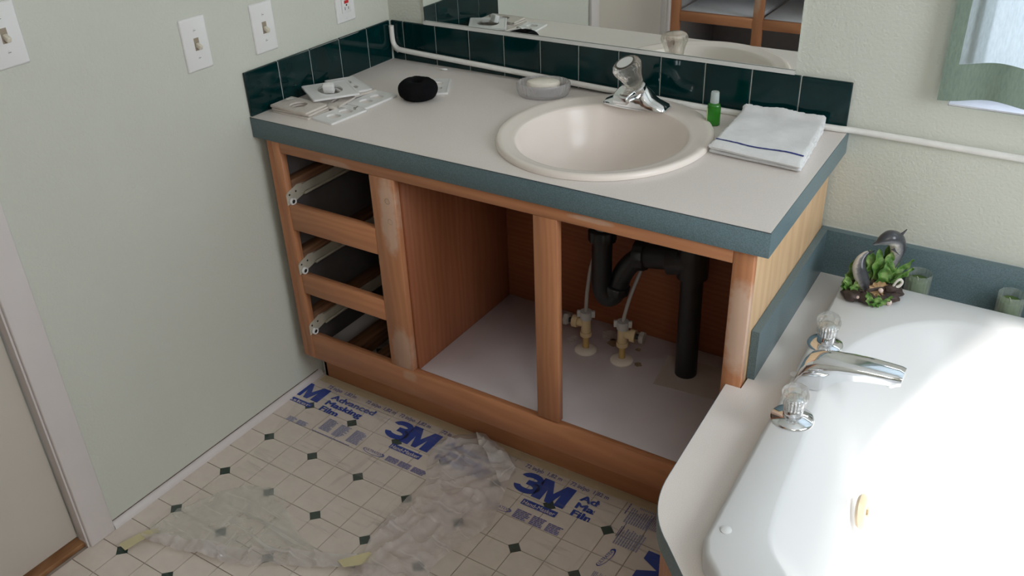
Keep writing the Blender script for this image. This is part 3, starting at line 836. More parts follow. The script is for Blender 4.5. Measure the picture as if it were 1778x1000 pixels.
# wall plates
def wall_plate(label, kind, mat, loc, rot, w_=0.070, l_=0.1145, th=0.0045, up=True, group='loose wall plates'):
    t = thing('wall_plate', label, 'wall plate', (0, 0, 0), group)
    holes = []
    if kind == 'duplex':
        for s in (-1, 1):
            pts = []
            for (x, y) in ell(0, s * 0.0195, 0.0172, 0.0172, 24):
                pts.append((x, max(s * 0.0195 - 0.0140, min(s * 0.0195 + 0.0140, y))))
            holes.append(pts)
    elif kind == 'round': holes.append(ell(0, 0, 0.0215, 0.0215, 28))
    elif kind == 'toggle': holes.append([(-0.005, -0.012), (0.005, -0.012), (0.005, 0.012), (-0.005, 0.012)])
    outer = rrect(-w_ / 2, w_ / 2, -l_ / 2, l_ / 2, 0.004, 3)
    m = MB(); m.prism(outer, 0.0, th, holes=holes)
    # sloped rim
    inn = rrect(-w_ / 2 + .004, w_ / 2 - .004, -l_ / 2 + .004, l_ / 2 - .004, 0.003, 3)
    m.loft([[(x, y, th - 0.0002) for x, y in outer], [(x, y, th + 0.0012) for x, y in inn], [(x * .95, y * .97, th + 0.0002) for x, y in inn]], caps=False, smooth=False)
    m.build('plate', mat, t, local=True)
    place(t, loc, rot)
    return t
zc = ZC + 0.0002
R90 = pi / 2
p = wall_plate('aged beige wall plate at the bottom of the three-plate stack by the tiles', 'round', M_plateold, (0.087, -0.459, zc), (0, 0, R90 - 0.03), 0.073, 0.121)
wall_plate('aged beige wall plate in the middle of the three-plate stack by the tiles', 'round', M_plateold, (0.083, -0.456, zc + 0.0060), (0, 0, R90 + 0.04), 0.073, 0.121)
wall_plate('aged beige wall plate with one round hole, topmost of the flat stack', 'round', M_plateold, (0.080, -0.458, zc + 0.0120), (0, 0, R90 - 0.02), 0.073, 0.121)
wall_plate('white duplex wall plate face down, nearest the counter front edge', 'duplex', M_plate, (0.190, -0.436, zc), (0, 0, -0.09), 0.070, 0.1145)
wall_plate('white duplex wall plate lying flat beside the black scrunchie', 'duplex', M_plate, (0.189, -0.318, zc + 0.0), (0, 0, 0.06 - 0.12), 0.070, 0.1145)
wall_plate('aged plate lying half under the tilted plate, between both stacks', 'toggle', M_plateold, (0.128, -0.382, zc + 0.0062), (0.03, 0.03, 0.10), 0.062, 0.085)
wall_plate('white wall plate at the bottom of the rear pile against the tiles', 'duplex', M_plate, (0.092, -0.285, zc), (0, 0, R90 - 0.35), 0.085, 0.1145)
wall_plate('aged wall plate second in the rear pile against the tiles', 'toggle', M_plateold, (0.098, -0.290, zc + 0.0062), (0.02, 0.02, R90 - 0.22), 0.078, 0.1145)
wall_plate('white wall plate on top of the rear pile against the tiles', 'duplex', M_plate, (0.088, -0.288, zc + 0.0130), (0.04, 0.05, R90 - 0.42), 0.080, 0.115)
tp = wall_plate('large white wall plate with a round hole, tilted across both piles', 'big', M_plate, (0.092, -0.357, zc + 0.0210), (-0.02, 0.03, -0.55), 0.114, 0.117)
# re-cut the big plate with one wide round hole
for ch in list(tp.children): bpy.data.objects.remove(ch)
m = MB(); outer = rrect(-0.057, 0.057, -0.0585, 0.0585, 0.005, 3)
m.prism(outer, 0, 0.0045, holes=[ell(0, 0, 0.034, 0.030, 30)])
inn = rrect(-0.052, 0.052, -0.0535, 0.0535, 0.004, 3)
m.loft([[(x, y, 0.0043) for x, y in outer], [(x, y, 0.0057) for x, y in inn], [(x * .97, y * .97, 0.0047) for x, y in inn]], caps=False, smooth=False)
m.build('plate', M_plate, tp, local=True)
wall_plate('small white duplex plate lying behind the black scrunchie', 'duplex', M_plate, (0.272, -0.163, zc), (0, 0, 0.53 + 0.02), 0.070, 0.1145)
def part_thing(name, label, cat, m, mat, base, group=None):
    o = m.build(name, mat, None, base=base); return tag(o, label, cat, group)
# foam packing pieces in the round hole, screws
m = MB(); m.box(-0.013, 0.013, -0.007, 0.007, 0, 0.022, bev=0.001, M=T(0.104, -0.372, ZC + 0.0262) @ RZ(0.5) @ RX(0.35))
part_thing('foam_block', 'larger white packing block standing in the round plate hole', 'packing', m, M_plate, (0.104, -0.372, ZC + 0.026), 'packing blocks')
m = MB(); m.box(-0.011, 0.011, -0.006, 0.006, 0, 0.012, bev=0.001, M=T(0.080, -0.362, ZC + 0.0268) @ RZ(-0.6) @ RX(-0.2))
part_thing('foam_block', 'smaller white packing block lying left in the round plate hole', 'packing', m, M_plate, (0.080, -0.362, ZC + 0.026), 'packing blocks')
def screw(x, y, z, rz, label):
    m = MB(); M = T(x, y, z + 0.0026) @ RZ(rz) @ RY(pi / 2)
    m.lathe([(0, 0), (0.0036, 0.0), (0.0036, 0.001), (0.0015, 0.003), (0.0014, 0.016), (0.0, 0.018)], 12, M=M)
    part_thing('screw', label, 'screw', m, M_steel, (x, y, z), 'loose plate screws')
screw(0.036, -0.452, ZC + 0.0185, 0.9, 'small screw lying on the left end of the flat stack')
screw(0.143, -0.425, ZC + 0.0125, 2.2, 'small screw by the front corner of the tilted plate')
screw(0.165, -0.410, ZC + 0.0062, 0.4, 'small screw between the tilted plate and the front duplex plate')
screw(0.208, -0.402, ZC + 0.0068, 1.8, 'small screw on the rear of the front duplex plate')
m = MB(); m.blob((0.203, -0.037, ZC + 0.0035), 0.0095, amp=0.5, sub=2, seed=4, sc=(1.2, .55, .35))
part_thing('plaster_chip', 'small white chip lying near the back corner of the counter', 'chip', m, M_plate, (0.203, -0.037, ZC))

# scrunchie
m = MB()
t = bmesh.new(); NU, NV = 64, 28; V_ = []
for i in range(NU):
    a = 2 * pi * i / NU; row = []
    R_ = 0.0270 + 0.001 * noise.noise(Vector((cos(a) * 2, sin(a) * 2, 1)))
    for j in range(NV):
        b_ = 2 * pi * j / NV
        q = 0.0218 * (1 + 0.05 * noise.noise(Vector((cos(a) * 5, sin(a) * 5, cos(b_) * 2 + sin(b_)))))
        zz = 0.0235 + q * 1.08 * sin(b_)
        rr = R_ + q * cos(b_)
        row.append(t.verts.new((rr * cos(a) * 1.02, rr * sin(a) * 0.97, max(zz, 0.0004))))
    V_.append(row)
for i in range(NU):
    for j in range(NV):
        t.faces.new((V_[i][j], V_[(i + 1) % NU][j], V_[(i + 1) % NU][(j + 1) % NV], V_[i][(j + 1) % NV]))
bmesh.ops.recalc_face_normals(t, faces=t.faces)
m._merge(t, T(0.283, -0.250, ZC), True)
part_thing('hair_scrunchie', 'thick black velour hair scrunchie ring on the beige counter', 'scrunchie', m, M_scr, (0.283, -0.250, ZC))

# soap dish + soap
SD = thing('soap_dish', 'clear fluted oval soap dish behind the sink near the tiles', 'soap dish', (0.548, -0.092, ZC))
ang = radians(27)
m = MB()
m.lathe([(0.0, 0.004), (0.046, 0.004), (0.054, 0.010), (0.059, 0.030), (0.0605, 0.034), (0.0640, 0.035), (0.0660, 0.031), (0.0650, 0.016), (0.0600, 0.003), (0.056, 0.0005), (0.0, 0.0005)],
        96, M=T(0.548, -0.092, ZC) @ RZ(ang), flute=32, famp=0.018, sx=1.0, sy=0.74)
m.build('dish', M_dish, SD)
m = MB(); m.lathe([(0.0, 0.022), (0.034, 0.022), (0.0385, 0.0245), (0.040, 0.030), (0.0385, 0.036), (0.032, 0.0385), (0.0, 0.039)], 40, M=T(0.548, -0.092, ZC) @ RZ(ang), sx=1.02, sy=0.66)
part_thing('soap_bar', 'cream bar of soap lying in the clear oval dish', 'soap', m, M_soap, (0.548, -0.092, ZC + 0.022))

# bottle
BX, BY = 0.989, -0.098
B = thing('sanitizer_bottle', 'small bottle of green gel with frosted cap, right of the sink', 'bottle', (BX, BY, ZC))
def octo(w_, d_, c): return [(-w_ + c, -d_), (w_ - c, -d_), (w_, -d_ + c), (w_, d_ - c), (w_ - c, d_), (-w_ + c, d_), (-w_, d_ - c), (-w_, -d_ + c)]
rg = []
for (z, w_, d_) in ((0.0004, .0125, .0095), (0.002, .0140, .0110), (0.045, .0140, .0110), (0.049, .0125, .0098), (0.0515, .0085, .0078)):
    rg.append([(BX + x, BY + y, ZC + z) for x, y in [(p_[0] * cos(.5) - p_[1] * sin(.5), p_[0] * sin(.5) + p_[1] * cos(.5)) for p_ in octo(w_, d_, .0045)]])
m = MB(); m.loft(rg, smooth=False); m.build('bottle_body', M_gel, B)
m = MB(); m.lathe([(0, 0.0515), (0.0092, 0.0515), (0.0096, 0.054), (0.0090, 0.074), (0.0082, 0.0765), (0, 0.077)], 28, M=T(BX, BY, ZC)); m.build('cap', M_cap, B)
m = MB(); m.box(-0.0003, 0.0003, -0.006, 0.006, 0.012, 0.040, M=T(BX, BY, ZC) @ RZ(.5) @ T(-0.0145, 0, 0)); m.build('label_strip', M_label, B)

# towel
TW = thing('hand_towel', 'folded white terry towel with a navy stripe on the right of the counter', 'towel', (1.13, -0.14, ZC))
def towel_pt(u, v, top):
    # u across (0 left .. 1 right), v from back (0) to front (1)
    xl = 1.032 + (1.046 - 1.032) * v; xr_ = 1.214 + (1.239 - 1.214) * v
    x = xl + (xr_ - xl) * u
    y = -0.024 + (-0.266 - 0.016 * u + 0.024) * v
    return x, y
def towel_layer(z0, z1, inset, wob, seed, rough_edge=True):
    m = MB(); t = bmesh.new(); nu, nv = 46, 60
    def edge(u, v):
        return noise.noise(Vector((u * 40, v * 40, seed))) * 0.0040
    def zt_(u, v):
        w_ = z1 + wob * noise.noise(Vector((u * 3.2, v * 3.5, seed * 2.0))) + 0.0006 * noise.noise(Vector((u * 60, v * 80, seed)))
        return w_ + 0.010 * max(0.0, 1 - v / 0.10) ** 1.5 + 0.003 * max(0, (v - .85) / .15)
    top, bot = [], []
    for i in range(nu + 1):
        u = i / nu; rt, rb = [], []
        for j in range(nv + 1):
            v = j / nv
            x, y = towel_pt(u, v * (1 - inset), True)
            ex = edge(u, v) if (j == 0 or i in (0, nu)) else 0
            du = 0.0015 if i == 0 else (-0.0015 if i == nu else 0)
            fall = 1.0
            if j >= nv - 4: fall = math.sqrt(max(0.0, 1 - ((j - (nv - 4)) / 4.0) ** 2))
            zz1 = zt_(u, v); zb_ = z0 + 0.010 * max(0.0, 1 - v / 0.10) ** 1.5 + 0.0001 + 0.3 * wob * noise.noise(Vector((u * 3.2, v * 3.5, seed * 2.0))) * (1 if z0 > 0.002 else 0)
            mid = (zz1 + zb_) / 2; h_ = (zz1 - zb_) / 2 * fall
            if i in (0, nu): h_ *= 0.55
            jag = 0.0090 * abs(noise.noise(Vector((u * 55, 3, seed)))) if j == 0 else 0
            rt.append(t.verts.new((x + ex, y + ex + jag, ZC + mid + h_))); rb.append(t.verts.new((x + ex, y + ex, ZC + mid - h_)))
        top.append(rt); bot.append(rb)
    for i in range(nu):
        for j in range(nv):
            t.faces.new((top[i][j], top[i][j + 1], top[i + 1][j + 1], top[i + 1][j])); t.faces.new((bot[i][j], bot[i + 1][j], bot[i + 1][j + 1], bot[i][j + 1]))
    for j in range(nv):
        t.faces.new((top[0][j], bot[0][j], bot[0][j + 1], top[0][j + 1])); t.faces.new((top[nu][j], top[nu][j + 1], bot[nu][j + 1], bot[nu][j]))
    for i in range(nu):
        t.faces.new((top[i][0], top[i + 1][0], bot[i + 1][0], bot[i][0])); t.faces.new((top[i][nv], bot[i][nv], bot[i + 1][nv], top[i + 1][nv]))
    bmesh.ops.recalc_face_normals(t, faces=t.faces)
    m._merge(t, None, True); return m, zt_
m, _ = towel_layer(0.0006, 0.0100, 0.025, 0.0025, 1.0); m.build('lower_fold', M_towel, TW)
m, ZT = towel_layer(0.0100, 0.0235, 0.0, 0.0045, 2.0); m.build('upper_fold', M_towel, TW)
m = MB()
def sfn(u, v):
    vv = 0.835 + 0.026 * v + 0.010 * sin(u * 5.0)
    x, y = towel_pt(0.012 + u * .976, vv, True)
    return (x, y, ZC + ZT(u, vv) + 0.0009)
m.grid(sfn, 50, 2); m.build('stripe', M_stripe, TW)

# ------------------------------------------------------------------ plumbing under the sink
PX, PY = 0.795, -0.245
D = thing('drain_pipe', 'black plastic sink drain with P-trap and standpipe inside the vanity', 'pipe', (1.012, -0.21, 0.204))
m = MB(); m.cyl((PX, PY, 0.55), (PX, PY, 0.645), 0.018); m.build('tailpiece', plain('dull_tailpiece', (0.16, 0.16, 0.165), 0.4), D)
def nutm(c, d, r, h):
    d = Vector(d).normalized(); q = Vector((0, 0, 1)).rotation_difference(d).to_matrix().to_4x4()
    m = MB(); m.lathe([(0, -h / 2), (r * .86, -h / 2), (r, -h / 2 + .002), (r, h / 2 - .003), (r * .9, h / 2), (0, h / 2)], 48, M=T(*c) @ q, flute=12, famp=0.03); return m
nutm((PX, PY, 0.548), (0, 0, 1), 0.033, 0.030).build('slip_nut', M_black, D)
tr = smooth_path([(PX, PY, 0.55), (PX, PY, 0.47), (PX, PY, 0.420), (PX + 0.003, PY + 0.002, 0.395), (PX + 0.014, PY + 0.006, 0.378), (PX + 0.028, PY + 0.012, 0.386), (PX + 0.036, PY + 0.018, 0.408),
                  (PX + 0.044, PY + 0.022, 0.440), (PX + 0.062, PY + 0.022, 0.472), (PX + 0.084, PY + 0.022, 0.496), (PX + 0.105, PY + 0.022, 0.508)], 5)
m = MB(); m.tube(tr, 0.0245, n=24); m.build('trap_bend', M_black, D)
nutm((PX + 0.034, PY + 0.016, 0.404), (0.2, 0, 1), 0.031, 0.022).build('slip_nut', M_black, D)
nutm((PX + 0.092, PY + 0.022, 0.506), (1, 0.05, .14), 0.036, 0.028).build('slip_nut', M_black, D)
m = MB(); m.tube([(PX + 0.10, PY + 0.022, 0.507), (0.985, -0.222, 0.522)], 0.0285, n=24)
m.build('trap_arm', M_black, D)
m = MB(); m.cyl((1.012, -0.215, 0.480), (1.012, -0.215, 0.56), 0.036); m.tube([(0.955, -0.224, 0.511), (1.012, -0.217, 0.520)], 0.033, n=24)
m.lathe([(0.0, 0.56), (0.032, 0.56), (0.036, 0.556)], 24, M=T(1.012, -0.215, 0)); m.build('tee_fitting', M_black, D)
m = MB(); m.cyl((1.012, -0.210, 0.2050), (1.012, -0.214, 0.485), 0.0265); m.build('standpipe', M_black, D)
# board round the standpipe
CB = MB(); CB.prism([(0.962, -0.290), (1.125, -0.275), (1.130, -0.150), (0.945, -0.160)], 0.2036, 0.2046)
part_thing('floor_patch_board', 'thin beige board patch round the black standpipe in the vanity', 'board', CB, plain('beige_board', (0.50, 0.42, 0.38), 0.6), (1.03, -0.23, 0.2036))
# shutoff valves
def valve(x, y, side, label, lab2):
    v = thing('shutoff_valve', label, 'valve', (x, y, 0.2036), 'shutoff valves')
    m = MB(); m.lathe([(0.0085, 0.011), (0.015, 0.0105), (0.024, 0.0085), (0.0290, 0.004), (0.0285, 0.0004), (0.0085, 0.0004)], 32, M=T(x, y, 0.2036)); m.build('escutcheon', M_bone, v)
    m = MB(); m.cyl((x, y, 0.2040), (x, y, 0.262), 0.0078, 16); m.build('stub_pipe', M_cpvc, v)
    m = MB()
    m.cyl((x, y, 0.252), (x, y, 0.300), 0.0125, 18); m.cyl((x, y, 0.250), (x, y, 0.262), 0.0150, 18)
    ex, ey = x + side[0] * 0.036, y + side[1] * 0.036
    m.cyl((x, y, 0.286), (ex, ey, 0.286), 0.0115, 18)
    m.cyl((x + side[0] * 0.022, y + side[1] * 0.022, 0.286), (ex, ey, 0.286), 0.0165, 8, smooth=False)
    m.build('valve_body', M_brass, v)
    m = MB(); m.cyl((ex, ey, 0.286), (x + side[0] * 0.046, y + side[1] * 0.046, 0.286), 0.0065, 14); m.build('stem', M_slot, v)
    q = Vector((0, 0, 1)).rotation_difference(Vector((side[0], side[1], 0))).to_matrix().to_4x4()
    m = MB(); m.lathe([(0, 0), (0.011, 0), (0.0155, 0.004), (0.0150, 0.013), (0.0, 0.015)], 36, M=T(x + side[0] * .046, y + side[1] * .046, 0.286) @ q, flute=6, famp=0.07); m.build('handle', clear('cloudy_knob', (0.60, 0.55, 0.52), 0.3, 0.8, frost=.6), v)
    m = MB(); m.cyl((x, y, 0.300), (x, y, 0.3215), 0.0150, 16)
    for a in (0, pi):
        m.box(-0.004, 0.004, 0.013, 0.0225, 0.305, 0.3225, bev=.001, M=T(x, y, 0) @ RZ(a + pi / 2 + .4))
    m.build('wing_nut', M_nut, v)
    return v
valve(0.752, -0.243, (-0.98, -0.12), 'left tan plastic shutoff valve with handle pointing left', None)
valve(0.853, -0.240, (0.93, 0.10), 'right tan plastic shutoff valve with handle pointing right', None)
def hose(pts, label):
    m = MB(); m.tube(smooth_path(pts, 6), 0.0048, n=10)
    part_thing('supply_tube', label, 'tube', m, M_hose, pts[0], 'supply tubes')
hose([(0.752, -0.243, 0.322), (0.756, -0.243, 0.39), (0.768, -0.23, 0.48), (0.784, -0.14, 0.57), (0.788, -0.075, 0.64), (0.790, -0.060, 0.74)], 'left grey supply tube rising from the left tan valve')
hose([(0.853, -0.240, 0.322), (0.863, -0.222, 0.39), (0.874, -0.172, 0.47), (0.868, -0.120, 0.56), (0.842, -0.075, 0.64), (0.836, -0.060, 0.74)], 'right grey supply tube rising behind the black trap arm')

# ------------------------------------------------------------------ switches and outlet on the left wall
MYZ = Matrix(((0, 0, 1, 0), (1, 0, 0, 0), (0, 1, 0, 0), (0, 0, 0, 1)))      # (a,b,c)->(x=c,y=a,z=b)
def switch(name, label, y, z, kind):
    s = thing(name, label, 'switch' if kind == 's' else 'outlet', (0, y, z), 'light switches' if kind == 's' else None)
    m = MB(); hw, hh = 0.035, 0.0575
    rg = []
    for (k, x) in ((0, 0.0003), (0, 0.0025), (0.0022, 0.0050), (0.004, 0.0056)):
        rg.append([(x, y + a, z + b_) for a, b_ in rrect(-hw + k, hw - k, -hh + k, hh - k, 0.003, 3)])
    m.loft(rg, smooth=False); m.build('cover_plate', M_plate, s)
    if kind == 's':
        m = MB(); m.box(0.0056, 0.0062, y - 0.0065, y + 0.0065, z - 0.0135, z + 0.0135); m.build('slot', plain('slot_brown', (0.33, 0.27, 0.20), 0.5), s)
        m = MB(); m.box(-0.001, 0.014, -0.0042, 0.0042, -0.0048, 0.0048, bev=0.0012, M=T(0.006, y, z - 0.001) @ RY(radians(25))); m.build('toggle', M_ivory, s)
        for dz in (0.030, -0.030):
            m = MB(); m.lathe([(0, 0.0), (0.0034, 0.0), (0.0030, 0.0012), (0, 0.0014)], 14, M=T(0.0056, y, z + dz) @ RY(pi / 2)); so = m.build('screw', M_plate, s)
            m = MB(); m.box(0.00695, 0.0072, y - 0.0026, y + 0.0026, z + dz - 0.0004, z + dz + 0.0004); m.build('screw_slot', M_slot, so)
    else:
        m = MB(); m.box(0.0056, 0.0085, y - 0.0165, y + 0.0165, z - 0.0335, z + 0.0335, bev=0.001); m.build('receptacle', M_plate, s)
        m = MB(); m.box(0.0085, 0.0098, y - 0.008, y + 0.008, z - 0.0100, z - 0.0025, bev=.0004); m.build('reset_button', M_red, s)
        m = MB(); m.box(0.0085, 0.0095, y - 0.008, y + 0.008, z - 0.0005, z + 0.0075, bev=.0004); m.build('test_button', M_slot, s)
        for s_ in (-1, 1):
            zz = z + s_ * 0.0225
            m = MB(); m.box(0.0084, 0.0087, y - 0.0075, y - 0.0058, zz - 0.004, zz + 0.004); m.build('socket_slot', M_slot, s); m = MB(); m.box(0.0084, 0.0087, y + 0.0056, y + 0.0073, zz - 0.0035, zz + 0.0035); m.build('socket_slot', M_slot, s); m = MB()
            m.lathe([(0, 0), (0.0024, 0), (0.0024, 0.0003), (0, 0.0003)], 10, M=T(0.0085, y, zz + 0.008) @ RY(pi / 2)); m.build('socket_slot', M_slot, s)
        m = MB(); m.lathe([(0, 0.0), (0.003, 0.0), (0.0026, 0.001), (0, 0.0012)], 12, M=T(0.0056, y, z - 0.048) @ RY(pi / 2)); m.build('screw', M_plate, s)
switch('light_switch', 'white single light switch, middle one of three on the left wall', -0.655, 1.0055, 's')
switch('light_switch', 'white single light switch nearest the outlet, above the tile end', -0.4555, 0.9945, 's')
switch('light_switch', 'white single light switch closest to the door casing', -1.0645, 1.1235, 's')
switch('wall_outlet', 'white wall outlet with a red reset button above the left tiles', -0.172, 1.0000, 'o')

# ------------------------------------------------------------------ tub deck
DZ = 0.460
DK = thing('tub_deck', 'beige laminate tub deck with blue-grey edge band and upstand, beside the vanity', 'deck', (1.6, -0.8, 0))
corner = []
for k in range(13):      # rounded corner between the side and the 45 degree front
    t_ = k / 12
    p0, p1, p2 = Vector((1.2315, -0.835)), Vector((1.2345, -0.925)), Vector((1.292, -0.977))
    q = p0 * (1 - t_) ** 2 + p1 * 2 * t_ * (1 - t_) + p2 * t_ ** 2; corner.append((q.x, q.y))
deck_poly = [(1.2505, -0.001), (1.2505, -0.5405), (1.2200, -0.5412)] + corner + [(1.985, -1.69), (2.749, -1.69), (2.749, -0.001)]
tub_hole = [(1.40, -0.12), (1.43, -0.93), (1.96, -1.46), (2.62, -1.46), (2.62, -0.12)]
m = MB(); m.prism(deck_poly, DZ - 0.019, DZ, holes=[tub_hole]); m.build('laminate_top', M_top, DK)
m = MB()
front = [(1.2200, -0.5412)] + corner + [(1.985, -1.69), (2.749, -1.69)]
def offs(P, d):
    out = []
    for i, p_ in enumerate(P):
        a = Vector(P[max(i - 1, 0)]); c = Vector(P[min(i + 1, len(P) - 1)]); n_ = (c - a).normalized(); n_ = Vector((n_.y, -n_.x))
        out.append((p_[0] + n_.x * d, p_[1] + n_.y * d))
    return out
fo = offs(front, -0.0012)
if fo[0][0] > front[0][0]: fo = offs(front, 0.0012)
t = bmesh.new(); R_ = []
for (a, o_) in zip(front, fo):
    R_.append([t.verts.new((a[0], a[1], DZ - 0.041)), t.verts.new((o_[0], o_[1], DZ - 0.041)), t.verts.new((o_[0], o_[1], DZ - 0.0005)), t.verts.new((a[0], a[1], DZ - 0.0005))])
for A, B_ in zip(R_, R_[1:]):
    for k in range(4): t.faces.new((A[k], A[(k + 1) % 4], B_[(k + 1) % 4], B_[k]))
bmesh.ops.recalc_face_normals(t, faces=t.faces); m._merge(t, None, True); m.build('edge_band', M_blue, DK)
m = MB()
sk = [(1.262, -0.5430), (1.262, -0.928), (1.30, -0.975), (1.99, -1.672), (2.725, -1.672)]
si = [(x + 0.016, y + 0.012) for x, y in sk]
t = bmesh.new(); R_ = []
for a, c in zip(sk, si): R_.append([t.verts.new((a[0], a[1], 0.001)), t.verts.new((c[0], c[1], 0.001)), t.verts.new((c[0], c[1], DZ - .0195)), t.verts.new((a[0], a[1], DZ - .0195))])
for A, B_ in zip(R_, R_[1:]):
    for k in range(4): t.faces.new((A[k], A[(k + 1) % 4], B_[(k + 1) % 4], B_[k]))
bmesh.ops.recalc_face_normals(t, faces=t.faces); m._merge(t, None, False)
m.build('skirt', M_oakv, DK)
# upstands
m = MB(); y0, y1 = -0.503, -0.0195
m.hexa([(xr(y0) + .0010, y0, DZ + .0003), (xr(y0) + .0165, y0, DZ + .0003), (xr(y1) + .0165, y1, DZ + .0003), (xr(y1) + .001, y1, DZ + .0003),
        (xr(y0) + .0010, y0, 0.570), (xr(y0) + .0165, y0, 0.570), (xr(y1) + .0165, y1, 0.570), (xr(y1) + .001, y1, 0.570)])
m.build('side_upstand', M_blue, DK)
m = MB(); m.box(1.2375, 2.749, -0.0190, -0.0005, DZ + .0003, 0.570); m.build('back_upstand', M_blue, DK)
m = MB(); m.box(1.2375, 2.749, -0.0015, -0.0002, 0.570, 0.5725); m.build('caulk_line', M_grout, DK)

# ------------------------------------------------------------------ bathtub
TZ = 0.500
outer = [(1.317, -0.074), (1.332, -0.47), (1.348, -0.972), (1.360, -1.002), (1.965, -1.625), (2.715, -1.625), (2.715, -0.074)]
inner = [(1.640, -0.132), (1.575, -0.139), (1.520, -0.160), (1.462, -0.215), (1.415, -0.290), (1.388, -0.380), (1.386, -0.450), (1.400, -0.600), (1.422, -0.880), (1.436, -0.925), (1.477, -0.968),
         (1.960, -1.455), (2.02, -1.485), (2.50, -1.485), (2.575, -1.455), (2.60, -1.38), (2.60, -0.42), (2.57, -0.26), (2.48, -0.165), (2.36, -0.132)]
inner = [(x + 0.004, y - 0.018) for x, y in inner]
CXY = Vector((1.98, -0.79))
def chaikin(P, n=1):
    for _ in range(n):
        Q = []
        for i in range(len(P)):
            a = Vector(P[i]); c = Vector(P[(i + 1) % len(P)]); Q += [tuple(a * .75 + c * .25), tuple(a * .25 + c * .75)]
        P = Q
    return P
inner_s = chaikin(inner, 2)
def raycast(P, ang):
    d = Vector((cos(ang), sin(ang))); best = None
    for i in range(len(P)):
        a = Vector(P[i]) - CXY; c = Vector(P[(i + 1) % len(P)]) - CXY; e = c - a
        den = d.x * e.y - d.y * e.x
        if abs(den) < 1e-12: continue
        t_ = (a.x * e.y - a.y * e.x) / den; s_ = (a.x * d.y - a.y * d.x) / den
        if t_ > 0 and -1e-9 <= s_ <= 1 + 1e-9 and (best is None or t_ > best): best = t_
    return CXY + d * best
angs = sorted(set([2 * pi * i / 240 for i in range(240)] + [math.atan2((Vector(p_) - CXY).y, (Vector(p_) - CXY).x) % (2 * pi) for p_ in outer]))
O = [raycast(outer, a) for a in angs]; I = [raycast(inner_s, a) for a in angs]
def inset(P, d):
    return [p_ + (CXY - p_).normalized() * d for p_ in P]
FLR = [CXY + Vector((cos(a) * 0.44, sin(a) * 0.36)) for a in angs]
def mixp(A, B_, k): return [a * (1 - k) + b_ * k for a, b_ in zip(A, B_)]
rings = [(O, DZ + 0.0004), (O, TZ - 0.010), (inset(O, 0.003), TZ - 0.003), (inset(O, 0.010), TZ), (inset(I, -0.006), TZ), (inset(I, -0.001), TZ - 0.0015), (inset(I, 0.004), TZ - 0.006), (inset(I, 0.020), TZ - 0.026),
         (inset(I, 0.055), TZ - 0.070), (inset(I, 0.085), TZ - 0.13), (inset(I, 0.108), TZ - 0.22), (mixp(inset(I, 0.13), FLR, 0.10), TZ - 0.30), (mixp(inset(I, 0.15), FLR, 0.25), TZ - 0.355),
         (mixp(inset(I, 0.17), FLR, 0.5), TZ - 0.378), (FLR, TZ - 0.387), (mixp(FLR, [CXY] * len(angs), 0.5), TZ - 0.392)]
TB = thing('bathtub', 'white drop-in corner bathtub with sunlit basin in the laminate deck', 'bathtub', (1.98, -0.78, DZ))
t = bmesh.new(); RR = [[t.verts.new((p_.x, p_.y, z)) for p_ in P] for P, z in rings]
n_ = len(angs)
for A, B_ in zip(RR, RR[1:]):
    for k in range(n_): t.faces.new((A[k], A[(k + 1) % n_], B_[(k + 1) % n_], B_[k]))
t.faces.new(RR[-1])
bmesh.ops.recalc_face_normals(t, faces=t.faces)
if sum(f.normal.z * f.calc_area() for f in t.faces) < 0: bmesh.ops.reverse_faces(t, faces=t.faces)
m = MB(); m._merge(t, None, True); m.build('tub_shell', M_tub, TB)
# jet on the left wall of the basin
JX, JY, JZ = 1.5115, -0.568, 0.290
q = Vector((0, 0, 1)).rotation_difference(Vector((0.97, 0.0, 0.22))).to_matrix().to_4x4()
m = MB(); m.lathe([(0.0, 0.004), (0.006, 0.0045), (0.010, 0.009), (0.020, 0.0095), (0.029, 0.006), (0.034, 0.0), (0.030, -0.006), (0, -0.006)], 32, M=T(JX, JY, JZ) @ q); jo = m.build('water_jet', M_jet, TB)
m = MB(); m.lathe([(0, 0.005), (0.0055, 0.005), (0.0045, 0.0085), (0, 0.008)], 16, M=T(JX, JY, JZ) @ q @ T(0.003, 0.004, 0.001)); m.build('jet_nozzle', plain('jet_brown', (0.30, 0.22, 0.12), .4), jo)
for (x, y) in ((1.3720, -0.945), (1.3380, -0.503)):
    m = MB(); m.lathe([(0, 0.0035), (0.006, 0.003), (0.0088, 0.0012), (0.009, -0.001), (0, -0.001)], 20, M=T(x, y, TZ)); m.build('screw_cap', M_tub, TB)

# tub spout
TS = thing('tub_spout', 'chrome tub filler spout between two acrylic taps', 'spout', (1.365, -0.495, TZ))
SPD = Vector((0.004, -0.018, 0))
m = MB()
rg = []
secs = [  # x, half width, z bottom, z top
    (1.340, 0.0280, TZ + 0.0004, TZ + 0.003), (1.342, 0.0295, TZ + 0.0004, TZ + 0.020), (1.350, 0.0300, TZ + 0.0004, TZ + 0.048), (1.360, 0.0300, TZ + 0.0004, TZ + 0.060), (1.378, 0.0300, TZ + 0.0005, TZ + 0.0665),
    (1.392, 0.0298, TZ + 0.001, TZ + 0.068), (1.402, 0.0296, TZ + 0.012, TZ + 0.068), (1.416, 0.0294, TZ + 0.024, TZ + 0.067), (1.435, 0.0290, TZ + 0.032, TZ + 0.066), (1.465, 0.0275, TZ + 0.036, TZ + 0.064), (1.495, 0.0255, TZ + 0.036, TZ + 0.061),
    (1.520, 0.0235, TZ + 0.035, TZ + 0.058), (1.528, 0.0215, TZ + 0.036, TZ + 0.055)]
